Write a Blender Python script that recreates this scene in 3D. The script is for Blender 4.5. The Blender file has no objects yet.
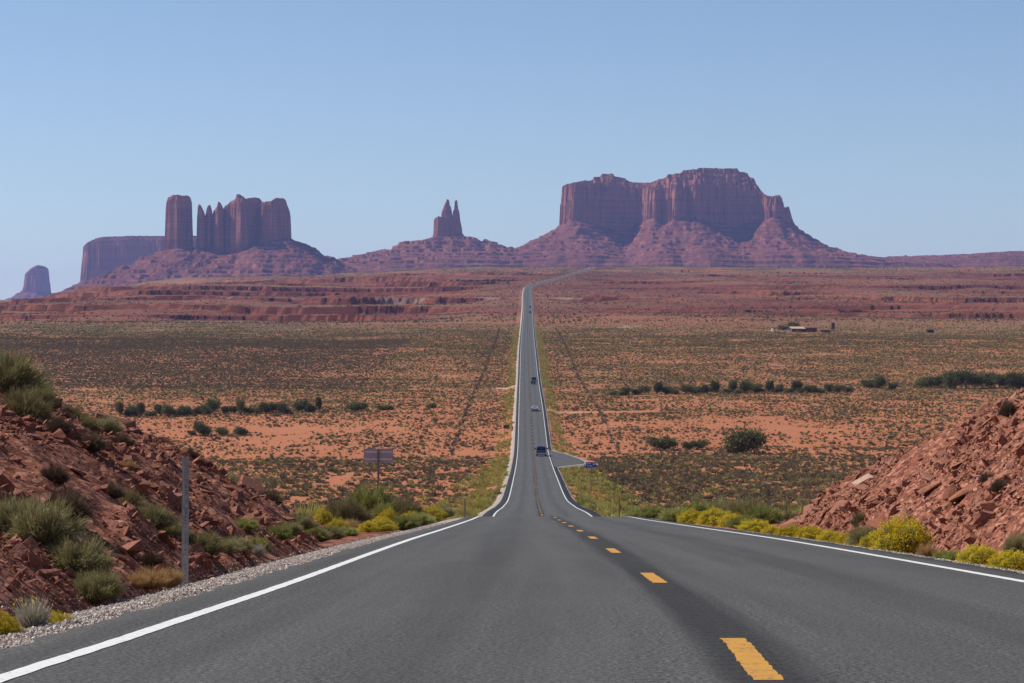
import bpy, bmesh, math, random
import numpy as np
from mathutils import Vector, Matrix, Euler

C = bpy.context.scene
COL = C.collection
R = math.radians
rng = np.random.default_rng(7)
random.seed(7)

# ------------------------------------------------------------------ camera
F = 2339.0            # focal length in pixels for a 1024 wide frame
CX, CY = 512.0, 341.5
cam_d = bpy.data.cameras.new('camera'); cam = bpy.data.objects.new('camera', cam_d); COL.objects.link(cam)
cam_d.sensor_width = 36.0; cam_d.lens = 36.0 * F / 1024.0
cam_d.clip_start = 0.1; cam_d.clip_end = 80000
cam.location = (0, 0, 0); cam.rotation_euler = (R(90), 0, 0)
C.camera = cam

# ------------------------------------------------------------------ sky, sun, exposure
SUN_EL, SUN_AZ = R(47), R(-74)        # azimuth measured from straight ahead, negative = left
L = Vector((math.sin(SUN_AZ) * math.cos(SUN_EL), math.cos(SUN_AZ) * math.cos(SUN_EL), math.sin(SUN_EL)))
W = bpy.data.worlds.new('World'); C.world = W; W.use_nodes = True
nt = W.node_tree; bg = nt.nodes['Background']
sky = nt.nodes.new('ShaderNodeTexSky'); sky.sky_type = 'NISHITA'; sky.sun_disc = False
sky.sun_elevation = SUN_EL; sky.sun_rotation = SUN_AZ
sky.altitude = 1700; sky.air_density = 1.0; sky.dust_density = 0.7; sky.ozone_density = 2.5
nt.links.new(sky.outputs[0], bg.inputs[0]); bg.inputs[1].default_value = 0.094
sun_d = bpy.data.lights.new('sun', 'SUN'); sun = bpy.data.objects.new('sun', sun_d); COL.objects.link(sun)
sun_d.energy = 5.0; sun_d.angle = R(0.53); sun_d.color = (1.0, 0.95, 0.87)
sun.rotation_euler = (-L).to_track_quat('-Z', 'Y').to_euler()
C.view_settings.view_transform = 'Standard'; C.view_settings.look = 'None'
C.view_settings.exposure = 0.25; C.view_settings.gamma = 1.0; C.view_settings.use_curve_mapping = False
C.render.engine = 'CYCLES'
C.cycles.use_denoising = True
C.cycles.max_bounces = 5; C.cycles.diffuse_bounces = 3; C.cycles.glossy_bounces = 2
C.cycles.transmission_bounces = 2; C.cycles.volume_bounces = 1; C.cycles.transparent_max_bounces = 8

# ------------------------------------------------------------------ numeric helpers
def _h(ix, iy, seed):
    n = (ix.astype(np.int64) * 374761393 + iy.astype(np.int64) * 668265263 + seed * 974634777) & 0xFFFFFFFF
    n = ((n ^ (n >> 13)) * 1274126177) & 0xFFFFFFFF
    n = ((n ^ (n >> 16)) * 2246822519) & 0xFFFFFFFF
    return (n ^ (n >> 15)) / 4294967296.0

def perlin(x, y, seed=0):
    x = np.asarray(x, float); y = np.asarray(y, float)
    x0 = np.floor(x); y0 = np.floor(y); fx = x - x0; fy = y - y0
    u = fx * fx * fx * (fx * (fx * 6 - 15) + 10); v = fy * fy * fy * (fy * (fy * 6 - 15) + 10)
    def g(dx, dy):
        a = _h(x0 + dx, y0 + dy, seed) * 2 * np.pi
        return np.cos(a) * (fx - dx) + np.sin(a) * (fy - dy)
    a = g(0, 0); b = g(1, 0); c = g(0, 1); d = g(1, 1)
    return ((a + (b - a) * u) * (1 - v) + (c + (d - c) * u) * v) * 1.5

def fbm(x, y, seed=0, o=4, gain=.5):
    s = 0; a = 1; t = 0
    for i in range(o):
        s = s + a * perlin(x * 2**i, y * 2**i, seed + i * 17); t += a; a *= gain
    return s / t

def sstep(a, b, x):
    t = np.clip((np.asarray(x, float) - a) / (b - a), 0, 1)
    return t * t * (3 - 2 * t)

def pchip(xs, ys):
    xs = np.array(xs, float); ys = np.array(ys, float)
    h = np.diff(xs); dl = np.diff(ys) / h
    m = np.zeros_like(xs)
    for i in range(1, len(xs) - 1):
        if dl[i-1] * dl[i] > 0:
            w1 = 2 * h[i] + h[i-1]; w2 = h[i] + 2 * h[i-1]
            m[i] = (w1 + w2) / (w1 / dl[i-1] + w2 / dl[i])
    m[0] = dl[0]; m[-1] = dl[-1]
    def f(x):
        x = np.asarray(x, float); xc_ = np.clip(x, xs[0], xs[-1])
        i = np.clip(np.searchsorted(xs, xc_) - 1, 0, len(xs) - 2)
        t = (xc_ - xs[i]) / h[i]
        r = ((1 + 2*t) * (1-t)**2 * ys[i] + t * (1-t)**2 * h[i] * m[i] + t*t*(3-2*t) * ys[i+1] + t*t*(t-1) * h[i] * m[i+1])
        return r + np.where(x < xs[0], (x - xs[0]) * m[0], 0) + np.where(x > xs[-1], (x - xs[-1]) * m[-1], 0)
    return f

# ------------------------------------------------------------------ object helpers
def link(o, parent=None):
    COL.objects.link(o)
    if parent is not None: o.parent = parent
    return o

def tag(o, label=None, cat=None, group=None, kind=None):
    if label: o['label'] = label
    if cat: o['category'] = cat
    if group: o['group'] = group
    if kind: o['kind'] = kind
    return o

def np_mesh(name, verts, faces, mats=(), smooth=False, face_mat=None):
    """verts (n,3), faces (m,3) or (m,4) arrays"""
    me = bpy.data.meshes.new(name)
    verts = np.ascontiguousarray(verts, np.float32); faces = np.ascontiguousarray(faces, np.int32)
    k = faces.shape[1]; m = len(faces)
    me.vertices.add(len(verts)); me.vertices.foreach_set('co', verts.ravel())
    me.loops.add(m * k); me.loops.foreach_set('vertex_index', faces.ravel())
    me.polygons.add(m)
    me.polygons.foreach_set('loop_start', np.arange(0, m * k, k, dtype=np.int32))
    me.polygons.foreach_set('loop_total', np.full(m, k, np.int32))
    me.polygons.foreach_set('use_smooth', np.full(m, smooth, bool))
    for a in mats: me.materials.append(a)
    if face_mat is not None: me.polygons.foreach_set('material_index', np.ascontiguousarray(face_mat, np.int32))
    me.update(calc_edges=True)
    return me

def obj(name, me, parent=None, loc=None, rz=None, scale=None):
    o = bpy.data.objects.new(name, me); link(o, parent)
    if loc is not None: o.location = loc
    if rz is not None: o.rotation_euler = (0, 0, rz)
    if scale is not None: o.scale = scale if hasattr(scale, '__len__') else (scale,) * 3
    return o

def empty(name, loc, rz=0, label=None, cat=None, group=None, scale=1.0):
    o = bpy.data.objects.new(name, None); link(o); o.location = loc; o.rotation_euler = (0, 0, rz)
    o.scale = (scale,) * 3; o.empty_display_size = .2
    return tag(o, label, cat, group)

def copy_thing(src, loc, rz, scale, label=None, group=None, tilt=None):
    r = src.copy(); COL.objects.link(r); r.location = loc
    r.rotation_euler = (tilt[0] if tilt else 0, tilt[1] if tilt else 0, rz)
    r.scale = scale if hasattr(scale, '__len__') else (scale,) * 3
    if label: r['label'] = label
    if group: r['group'] = group
    for ch in list(src.children):
        c = ch.copy(); COL.objects.link(c); c.parent = r
        for g in ch.children:
            d = g.copy(); COL.objects.link(d); d.parent = c
    return r

class BM:
    """collects simple shapes into one mesh"""
    def __init__(s): s.b = bmesh.new()
    def box(s, x0, x1, y0, y1, z0, z1, bev=0):
        vs = [s.b.verts.new(p) for p in ((x0,y0,z0),(x1,y0,z0),(x1,y1,z0),(x0,y1,z0),(x0,y0,z1),(x1,y0,z1),(x1,y1,z1),(x0,y1,z1))]
        fs = [s.b.faces.new([vs[i] for i in q]) for q in ((3,2,1,0),(4,5,6,7),(0,1,5,4),(1,2,6,5),(2,3,7,6),(3,0,4,7))]
        if bev:
            es = list({e for f in fs for e in f.edges})
            bmesh.ops.bevel(s.b, geom=es, offset=bev, segments=2, affect='EDGES', profile=.6)
        return s
    def prism(s, pts, x0, x1, inset=None):
        """polygon in (y,z) extruded along x; inset(z)->x shrink per point"""
        f = inset or (lambda z: 0)
        a = [s.b.verts.new((x0 + f(z), y, z)) for y, z in pts]; b = [s.b.verts.new((x1 - f(z), y, z)) for y, z in pts]
        n = len(pts)
        s.b.faces.new(a); s.b.faces.new(b[::-1])
        for i in range(n):
            s.b.faces.new([a[i], b[i], b[(i+1) % n], a[(i+1) % n]][::-1])
        return s
    def cyl(s, p, r0, r1, h, axis='z', seg=20):
        m = Matrix.Translation(p)
        if axis == 'x': m = m @ Matrix.Rotation(R(90), 4, 'Y')
        if axis == 'y': m = m @ Matrix.Rotation(R(-90), 4, 'X')
        m = m @ Matrix.Translation((0, 0, h / 2))
        bmesh.ops.create_cone(s.b, cap_ends=True, segments=seg, radius1=r0, radius2=r1, depth=h, matrix=m)
        return s
    def bar(s, a, b, r, seg=8, r2=None):
        a = Vector(a); b = Vector(b); d = b - a
        m = Matrix.Translation(a) @ d.to_track_quat('Z', 'Y').to_matrix().to_4x4() @ Matrix.Translation((0, 0, d.length / 2))
        bmesh.ops.create_cone(s.b, cap_ends=True, segments=seg, radius1=r, radius2=r if r2 is None else r2, depth=d.length, matrix=m)
        return s
    def quad(s, pts):
        s.b.faces.new([s.b.verts.new(p) for p in pts]); return s
    def build(s, name, mat, parent=None, smooth=False):
        bmesh.ops.recalc_face_normals(s.b, faces=s.b.faces[:])
        me = bpy.data.meshes.new(name); s.b.to_mesh(me); s.b.free()
        me.materials.append(mat)
        if smooth: me.polygons.foreach_set('use_smooth', [True] * len(me.polygons))
        return obj(name, me, parent)

# ------------------------------------------------------------------ materials
class NT:
    def __init__(s, name):
        s.m = bpy.data.materials.new(name); s.m.use_nodes = True; s.t = s.m.node_tree; s.b = s.t.nodes['Principled BSDF']
        s.b.inputs['Specular IOR Level'].default_value = .25
    def n(s, typ, ins=None, **kw):
        nd = s.t.nodes.new(typ)
        for k, v in kw.items(): setattr(nd, k, v)
        for k, v in (ins or {}).items(): s.set(nd.inputs[k], v)
        return nd
    def set(s, sock, v):
        if hasattr(v, 'is_output') or isinstance(v, bpy.types.NodeSocket): s.t.links.new(v, sock)
        else: sock.default_value = v
    def noise(s, vec, scale, detail=4, rough=.55, dist=0):
        return s.n('ShaderNodeTexNoise', {'Vector': vec, 'Scale': scale, 'Detail': detail, 'Roughness': rough, 'Distortion': dist}).outputs['Fac']
    def ramp(s, fac, stops):
        nd = s.n('ShaderNodeValToRGB', {'Fac': fac}); e = nd.color_ramp.elements
        while len(e) < len(stops): e.new(.5)
        for i, (p, c) in enumerate(stops): e[i].position = p; e[i].color = (*c, 1) if hasattr(c, '__len__') else (c, c, c, 1)
        return nd.outputs['Color']
    def mix(s, fac, a, b, mode='MIX'):
        nd = s.n('ShaderNodeMix', data_type='RGBA', blend_type=mode)
        s.set(nd.inputs[0], fac); s.set(nd.inputs[6], (*a, 1) if isinstance(a, tuple) and len(a) == 3 else a); s.set(nd.inputs[7], (*b, 1) if isinstance(b, tuple) and len(b) == 3 else b)
        return nd.outputs[2]
    def math(s, op, a, b=0.0, clamp=False):
        nd = s.n('ShaderNodeMath', operation=op, use_clamp=clamp); s.set(nd.inputs[0], a); s.set(nd.inputs[1], b); return nd.outputs[0]
    def pos(s): return s.n('ShaderNodeNewGeometry').outputs['Position']
    def scale_vec(s, v, sc):
        return s.n('ShaderNodeVectorMath', {0: v, 1: sc}, operation='MULTIPLY').outputs[0]
    def bump(s, h, strength, dist):
        nd = s.n('ShaderNodeBump', {'Height': h, 'Strength': strength, 'Distance': dist}); s.t.links.new(nd.outputs[0], s.b.inputs['Normal'])
    def color(s, c): s.set(s.b.inputs['Base Color'], (*c, 1) if isinstance(c, tuple) and len(c) == 3 else c)
    def rough(s, r): s.set(s.b.inputs['Roughness'], r)

def simple(name, col, rough=.6, metal=0.0, var=.15, scale=8, spec=.3, bump=0):
    k = NT(name); p = k.n('ShaderNodeTexCoord').outputs['Object']
    f = k.noise(p, scale, 4)
    k.color(k.ramp(f, [(.3, tuple(c * (1 - var) for c in col)), (.7, tuple(min(1, c * (1 + var)) for c in col))]))
    k.rough(rough); k.b.inputs['Metallic'].default_value = metal; k.b.inputs['Specular IOR Level'].default_value = spec
    if bump: k.bump(f, bump, .02)
    return k.m

def leafmat(name, cols, trans=.25, rough=.75):
    """foliage: colour varies by object and along small noise clumps"""
    k = NT(name); oi = k.n('ShaderNodeObjectInfo').outputs['Random']; p = k.n('ShaderNodeTexCoord').outputs['Object']
    n = k.noise(p, 5, 3)
    f = k.math('ADD', k.math('MULTIPLY', oi, .55), k.math('MULTIPLY', k.math('SUBTRACT', n, .27), 1.0), True)
    st = [(i / (len(cols) - 1), c) for i, c in enumerate(cols)]
    c = k.ramp(f, st); k.color(c); k.rough(rough); k.b.inputs['Specular IOR Level'].default_value = .15
    tr = k.n('ShaderNodeBsdfTranslucent', {'Color': c}); mx = k.n('ShaderNodeMixShader', {0: trans, 1: k.b.outputs[0], 2: tr.outputs[0]})
    k.t.links.new(mx.outputs[0], k.t.nodes['Material Output'].inputs['Surface'])
    return k.m

# ground ----------------------------------------------------------
k = NT('desert_ground'); P = k.pos()
zn = k.n('ShaderNodeVertexColor', layer_name='zone'); sep = k.n('ShaderNodeSeparateColor', {0: zn.outputs[0]})
zbank, zveg, ztrack, zred = sep.outputs[0], sep.outputs[1], sep.outputs[2], zn.outputs[1]
n1 = k.noise(P, .02, 6, .6); n2 = k.noise(P, .35, 5, .6); n3 = k.noise(P, 4.0, 5, .6)
sand = k.mix(n1, (.325, .112, .050), (.41, .165, .080))
sand = k.mix(k.math('MULTIPLY', n2, .6), sand, (.29, .10, .048))
sand = k.mix(k.ramp(n3, [(.5, 0.0), (.75, .5)]), sand, (.50, .235, .125))
# red ledge rock of the middle distance
rn = k.noise(k.scale_vec(P, (.006, .006, .16)), 1.0, 6, .65)
red = k.ramp(rn, [(.3, (.08, .027, .022)), (.45, (.17, .048, .034)), (.55, (.115, .036, .028)), (.7, (.23, .078, .051))])
rn2 = k.noise(P, .02, 6, .7)
red = k.mix(k.ramp(rn2, [(.57, 0.0), (.76, .5)]), red, (.32, .125, .07))
base = k.mix(zred, sand, red)
# scrub too small and far to model: speckles of plant cover
v1 = k.noise(P, .33, 3, .6); v2 = k.noise(P, .05, 4, .6)
cov = k.math('ADD', k.math('MULTIPLY', zveg, .62), k.math('MULTIPLY', k.math('SUBTRACT', v2, .5), .35))
vm = k.math('MULTIPLY', k.math('SUBTRACT', k.math('ADD', v1, cov), .88), 9.0, True)
vegc = k.mix(k.noise(P, .11, 3), (.060, .040, .028), (.23, .165, .08))
gnz = k.n('ShaderNodeSeparateXYZ', {0: k.n('ShaderNodeNewGeometry').outputs['True Normal']}).outputs[2]
vm = k.math('MULTIPLY', vm, k.ramp(gnz, [(.90, 0.0), (.97, 1.0)]))
base = k.mix(vm, base, vegc)
# bank soil
bn = k.noise(P, 2.2, 6, .7); bn2 = k.noise(P, 11, 4, .6)
bank = k.ramp(bn, [(.3, (.12, .042, .026)), (.5, (.22, .078, .047)), (.7, (.31, .125, .078))])
bank = k.mix(k.ramp(bn2, [(.55, 0.0), (.7, .6)]), bank, (.36, .19, .13))
bv = k.n('ShaderNodeTexVoronoi', {'Vector': k.scale_vec(P, (1, .8, 1.6)), 'Scale': 9.0}); bvs = k.n('ShaderNodeSeparateColor', {0: bv.outputs['Color']}).outputs[0]
bank = k.mix(k.ramp(bvs, [(.2, .75), (.5, 0.0)]), bank, (.085, .03, .02)); bank = k.mix(k.ramp(bvs, [(.7, 0.0), (1.0, .8)]), bank, (.42, .20, .135))
base = k.mix(zbank, base, bank)
base = k.mix(k.math('MULTIPLY', ztrack, .6), base, k.mix(n3, (.40, .29, .22), (.52, .40, .32)))
k.color(base); k.rough(.95); k.b.inputs['Specular IOR Level'].default_value = .08
k.bump(k.math('ADD', k.math('MULTIPLY', n3, .5), bn2), .6, .06)
M_GROUND = k.m

# butte rock ------------------------------------------------------
def rockmat(name, cliff, talus, cap):
    k = NT(name); P = k.pos(); g = k.n('ShaderNodeNewGeometry')
    nz = k.n('ShaderNodeSeparateXYZ', {0: g.outputs['Normal']}).outputs[2]
    st = k.noise(k.scale_vec(P, (.0025, .0025, .075)), 1.0, 5, .7)
    fl = k.noise(k.scale_vec(P, (.035, .035, .010)), 1.0, 7, .7)
    c1 = k.ramp(fl, [(.3, tuple(a * .72 for a in cliff)), (.5, cliff), (.72, tuple(min(1, a * 1.22) for a in cliff))])
    c1 = k.mix(k.ramp(st, [(.4, 0.0), (.62, .55)]), c1, tuple(a * .6 for a in cliff))
    st2 = k.noise(k.scale_vec(P, (.0012, .0012, .20)), 1.0, 4, .6); ckn = k.noise(k.scale_vec(P, (.06, .06, .004)), 1.0, 5, .75)
    c1 = k.mix(k.ramp(st2, [(.40, .5), (.52, 0.0)]), c1, tuple(a * .5 for a in cliff)); c1 = k.mix(k.ramp(ckn, [(.34, .85), (.42, 0.0)]), c1, tuple(a * .3 for a in cliff))
    tn = k.noise(P, .03, 6, .7); ts = k.noise(k.scale_vec(P, (.004, .004, .16)), 1.0, 4, .6)
    c2 = k.ramp(tn, [(.3, tuple(a * .6 for a in talus)), (.5, talus), (.72, tuple(min(1, a * 1.6) for a in talus))])
    c2 = k.mix(k.ramp(ts, [(.45, 0.0), (.6, .6)]), c2, tuple(a * .55 for a in talus))
    c = k.mix(k.ramp(nz, [(.35, 0.0), (.6, 1.0)]), c1, c2)
    k.color(c); k.rough(.95); k.b.inputs['Specular IOR Level'].default_value = .05
    k.bump(k.math('ADD', fl, tn), 1.0, 6.0)
    return k.m
M_BUTTE = rockmat('butte_rock', (.40, .165, .10), (.175, .062, .046), None)

# loose rocks -----------------------------------------------------
def rockstone(name, a, b, pale):
    k = NT(name); oi = k.n('ShaderNodeObjectInfo').outputs['Random']; P = k.pos()
    n = k.noise(P, 3.0, 5, .65); n2 = k.noise(P, .9, 2); n3 = k.noise(P, 22, 4, .6)
    c = k.mix(n, a, b); c = k.mix(k.math('MULTIPLY', oi, .35), c, pale)
    c = k.mix(k.ramp(n2, [(.6, 0.0), (.75, .7)]), c, pale)
    c = k.mix(k.ramp(n3, [(.35, .5), (.55, 0.0)]), c, tuple(q * .5 for q in a))
    k.color(c); k.rough(.92); k.b.inputs['Specular IOR Level'].default_value = .1
    k.bump(n3, .7, .03); return k.m
M_ROCK = rockstone('red_sandstone', (.18, .060, .035), (.33, .122, .073), (.42, .24, .175))
M_ROCK_DARK = rockstone('dark_sandstone', (.15, .050, .031), (.30, .105, .064), (.44, .26, .20))

# asphalt (UV: u = metres from the centre line, v = metres along) --
k = NT('asphalt'); uv = k.n('ShaderNodeUVMap', uv_map='UVMap').outputs[0]; su = k.n('ShaderNodeSeparateXYZ', {0: uv}); U, V = su.outputs[0], su.outputs[1]
g1 = k.noise(uv, 32, 3, .75); g2 = k.noise(uv, 130, 2, .6); vor = k.n('ShaderNodeTexVoronoi', {'Vector': uv, 'Scale': 70.0}, feature='F1')
streak = k.noise(k.scale_vec(uv, (1.0, .02, 1)), 2.2, 5, .6); blot = k.noise(k.scale_vec(uv, (1, .25, 1)), .8, 5, .6)
c = k.ramp(g1, [(.36, (.014, .0135, .013)), (.5, (.058, .056, .053)), (.64, (.16, .153, .143))])
c = k.mix(k.ramp(vor.outputs['Color'], [(.60, 0.0), (.85, .45)]), c, (.21, .205, .195))
c = k.mix(k.ramp(streak, [(.4, .35), (.62, 0.0)]), c, (.036, .035, .034))
c = k.mix(k.ramp(blot, [(.45, 0.0), (.7, .25)]), c, (.115, .111, .105))
aU = k.math('ABSOLUTE', U)
# dark seal band along the centre rumble strip, darker shoulder outside the edge lines
wob = k.math('MULTIPLY', k.math('SUBTRACT', streak, .5), .5)
cb = k.ramp(k.math('ADD', aU, wob), [(.14, .75), (.33, 0.0)])
c = k.mix(cb, c, (.020, .0195, .019))
sh = k.ramp(k.math('MULTIPLY', k.math('ADD', aU, k.math('MULTIPLY', wob, .15)), .2), [(.768, 0.0), (.782, .9), (.93, .9), (.945, 0.0)])
far = k.math('MULTIPLY', k.math('SUBTRACT', V, 90.0), .02, True)
c = k.mix(k.math('MULTIPLY', sh, k.math('ADD', k.math('MULTIPLY', far, .8), .2)), c, (.014, .014, .014))
# tyre paths a little polished
wp = k.math('ABSOLUTE', k.math('SUBTRACT', k.math('ABSOLUTE', k.math('SUBTRACT', aU, 1.8)), .85))
c = k.mix(k.ramp(wp, [(.1, .22), (.45, 0.0)]), c, (.10, .097, .092))
ml = k.math('ADD', k.math('ABSOLUTE', k.math('SUBTRACT', aU, 1.9)), wob)
c = k.mix(k.ramp(ml, [(.1, .35), (.5, 0.0)]), c, (.042, .041, .04))
cr = k.n('ShaderNodeTexVoronoi', {'Vector': k.scale_vec(uv, (.35, .09, 1)), 'Scale': 1.0}, feature='DISTANCE_TO_EDGE')
ck = k.math('ADD', cr.outputs['Distance'], k.math('MULTIPLY', k.noise(uv, 3, 4), .05))
c = k.mix(k.ramp(ck, [(.010, .25), (.016, 0.0)]), c, (.05, .05, .05))
k.color(c); k.rough(.82); k.b.inputs['Specular IOR Level'].default_value = .22
k.bump(k.math('ADD', g1, k.math('MULTIPLY', g2, .6)), .9, .012)
M_ASPH = k.m

def paint(name, col, under):
    k = NT(name); P = k.pos(); n = k.noise(P, 28, 5, .7); n2 = k.noise(P, 4, 4, .6)
    w = k.ramp(k.math('ADD', n, k.math('MULTIPLY', n2, .35)), [(.53, .8), (.64, .08)])
    k.color(k.mix(w, col, under)); k.rough(.7); k.bump(k.noise(P, 60, 3), .5, .006); return k.m
M_WHITE = paint('white_road_paint', (.64, .64, .62), (.35, .35, .34))
M_YELLOW = paint('yellow_road_paint', (.50, .245, .035), (.20, .12, .05))

k = NT('gravel_bed'); P = k.pos(); v = k.n('ShaderNodeTexVoronoi', {'Vector': P, 'Scale': 28.0}); n = k.noise(P, 1.5, 4)
c = k.mix(n, (.27, .205, .165), (.37, .30, .25)); c = k.mix(k.ramp(v.outputs['Color'], [(.2, 0.0), (.9, .5)]), c, (.46, .40, .35))
k.color(c); k.rough(.9); k.bump(v.outputs['Distance'], 1.0, .03); M_GRAVEL = k.m
k = NT('gravel_stone'); P = k.pos(); n = k.noise(P, 9, 2); v = k.n('ShaderNodeTexVoronoi', {'Vector': P, 'Scale': 14.0})
c = k.ramp(v.outputs['Color'], [(.1, (.22, .19, .17)), (.4, (.44, .36, .31)), (.7, (.55, .47, .41)), (.95, (.66, .60, .54))])
k.color(c); k.rough(.85); M_STONE = k.m

M_SAGE = leafmat('sage_leaf', [(.15, .13, .055), (.26, .23, .10), (.38, .34, .18)])
M_OLIVE = leafmat('olive_leaf', [(.13, .105, .045), (.22, .175, .08), (.33, .26, .13)])
M_GREEN = leafmat('green_leaf', [(.16, .165, .045), (.28, .28, .08), (.42, .40, .14)])
M_YGREEN = leafmat('yellow_green_leaf', [(.20, .185, .045), (.35, .31, .08), (.50, .43, .14)])
M_BLOSSOM = leafmat('yellow_blossom', [(.55, .41, .018), (.70, .55, .028), (.78, .65, .06)], .15)
M_DRY = leafmat('dry_grass', [(.30, .17, .07), (.44, .27, .12), (.52, .36, .19)])
M_BROWN = leafmat('brown_twig', [(.075, .048, .034), (.13, .085, .055), (.20, .135, .08)], .1)
M_PALE = leafmat('silver_leaf', [(.30, .27, .21), (.42, .39, .32), (.52, .50, .42)], .15)
M_STEM = simple('woody_stem', (.15, .10, .07), .9)
M_SCRUB = leafmat('scrub_leaf', [(.070, .050, .036), (.115, .086, .052), (.18, .138, .078), (.24, .20, .095), (.31, .265, .115)], .12)
M_TAMARISK = leafmat('tamarisk_leaf', [(.055, .062, .022), (.11, .115, .04), (.19, .185, .07)], .15)

# ------------------------------------------------------------------ road line and terrain
PR = pchip([-60, 0, 11.4, 14.45, 23.6, 35.8, 48, 60.2, 100, 120, 135, 150, 170, 190, 247, 310, 400, 480, 575, 650, 729, 935, 1203, 1665, 2300, 2900, 3300, 4000, 4500, 4800, 5000, 5300, 5600],
           [2.3, -.98, -1.645, -1.832, -2.437, -3.237, -4.05, -4.89, -7.62, -8.98, -10.2, -11.45, -12.85, -13.95, -17.4, -20.7, -23.4, -25.5, -26.9, -24.6, -21.5, -16.0, -4.6, 11.4, 39.5, 67.6, 86, 115, 137, 150, 159.5, 164, 165])
XC = pchip([-60, 0, 11.4, 14.45, 23.6, 35.8, 60, 120, 183, 272, 552, 900, 1203, 2000, 2850, 2950, 3050, 3300, 4000, 4500, 4800, 5600],
           [.5, 1.06, 1.25, 1.36, 1.50, 1.60, 1.78, 2.08, 2.35, 3.05, 5.0, 6.7, 8.2, 13.6, 19.6, 23.5, 30, 51, 100, 138, 160, 216])
RW = 4.28
def at(px, d): return (px - CX) / F * d

CAP_L = pchip([0, 15, 30, 42, 50, 58, 64, 70, 76, 400], [2.2, 2.6, 3.1, 3.1, 2.6, 1.75, 1.0, .3, 0, 0])
CAP_R = pchip([0, 30, 45, 50, 55, 65, 72, 78, 83, 400], [5.6, 5.6, 5.2, 4.3, 3.3, 1.8, .95, .25, 0, 0])

def bank(s, d):
    """height of the road-cut banks above road level, and their mask"""
    wob = .5 * perlin(d / 5.0, s / 7.0, 3)
    l = np.clip((-s - 5.3 - 1.9 * sstep(42, 66, d) + wob * .5) * .62, 0, None); r = np.clip((s - 5.4 - 1.7 * sstep(56, 78, d) + wob * .6) * .92, 0, None)
    cl = np.clip(CAP_L(d), 0, None); crr = np.clip(CAP_R(d), 0, None)
    def soft(h, c):
        c = np.maximum(c, 1e-4); return c * np.tanh((h / c) ** 1.4) ** (1 / 1.4)
    hl = soft(l, cl); hr = soft(r, crr)
    fall_l = 1 - sstep(30, 90, -s); fall_r = 1 - sstep(40, 110, s)
    h = hl * fall_l + hr * fall_r
    return h, np.clip(h / .12, 0, 1)

def terrain(X, D, rough=True):
    X = np.asarray(X, float); D = np.asarray(D, float)
    s = X - XC(D); a = np.abs(s)
    z = PR(np.minimum(D, 5600)) + 0 * X
    # verge: sheet runs below the paved strip, then level with or below it
    emb = .9 * sstep(95, 190, D) * (1 - .75 * sstep(450, 475, D) * (1 - sstep(580, 620, D)) * (s > 0))
    z = z - .45 + .33 * sstep(4.8, 5.5, a) * (1 - sstep(90, 130, D)) - emb * sstep(5.2, 9.5, a)
    z = z + .35 * sstep(8, 40, a) * sstep(120, 250, D) * (1 - sstep(1500, 1900, D))
    hb, mb = bank(s, D)
    if rough:
        rr = 1 - np.abs(perlin(X / 1.1 + .35 * D, D / 1.9, 11)); r2 = perlin(X / .45, D / .6, 12)
        hb = hb + sstep(0, .5, hb) * (.20 * (rr - .6) + .07 * r2 + .22 * perlin(X / 3.1, D / 4.0, 14))
    z = z + hb * (1 - sstep(92, 100, D))
    # rolling plain
    m = sstep(9, 40, a)
    z = z + m * (.25 * fbm(X / 14, D / 14, 21, 3) * sstep(20, 120, D) + 1.3 * fbm(X / 120, D / 120, 22, 4) * sstep(150, 500, D))
    z = z + sstep(30, 160, a) * 3.0 * fbm(X / 480, D / 480, 23, 3) * sstep(900, 1600, D)
    # wash with a cut bank beyond the hillside
    wy = 597 + 22 * np.sin(X / 38.0) + 10 * perlin(X / 25.0, X * 0, 31)
    w = np.exp(-((D - wy) / 9.0) ** 2) * sstep(14, 40, a)
    z = z - 1.5 * w
    # ledge country: stepped strata, and the left end of the plateau falling away
    far = sstep(1650, 2100, D) * sstep(14, 90, a)
    edge = X + 170 * fbm(X / 500, D / 500, 41, 4) + .06 * (D - 3000)
    mr = sstep(-830, -470, edge)
    low = 62 * sstep(1800, 3300, D) * (1 - mr) * (X < 0)
    z = z - low - 21 * sstep(2900, 4600, D) * sstep(-60, -620, X)
    z = z + far * 9 * fbm(X / 520, D / 620, 42, 4)
    ends = 1 - sstep(4500, 5100, D)
    left = sstep(160, -200, X + 120 * fbm(X / 150, D / 150, 50, 2)) * sstep(1950, 2400, D + 200 * fbm(X / 200, D / 300, 55, 2)) * (1 - sstep(3900, 4500, D))
    H = 12.0; q = (z + 6.5 * fbm(X / 300, D / 500, 44, 3)) / H
    fq = q - np.floor(q); st = np.floor(q) + .38 * fq + .62 * sstep(.905, .93, fq)
    z = z + (st - q) * H * far * ends * np.clip(.30 + .75 * left + 1.9 * fbm(X / 260, D / 260, 45, 3), 0, 1)
    H = 4.6; q = (z + 1.2 * fbm(X / 200, D / 260, 46, 2)) / H
    fq = q - np.floor(q); st = np.floor(q) + .35 * fq + .65 * sstep(.88, .93, fq)
    z = z + (st - q) * H * far * ends * np.clip(.45 + 1.8 * fbm(X / 260, D / 180, 47, 2), 0, 1)
    z = z + far * (.9 * fbm(X / 40, D / 40, 43, 3) + 1.6 * fbm(X / 130, D / 130, 49, 3))
    # beyond the crest
    beyond = sstep(5300, 6200, D)
    lf = 1 - sstep(-.165, -.125, X / np.maximum(D, 1) + .01 * perlin(X / 400, D / 900, 48))
    z = z * (1 - beyond) + beyond * (152.0 * (1 - lf) + lf * (62 + 108 * sstep(5600, 9800, D)))
    return z, mb

def ground_z(x, d):
    return float(terrain(np.array([x]), np.array([d]))[0][0])

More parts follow.
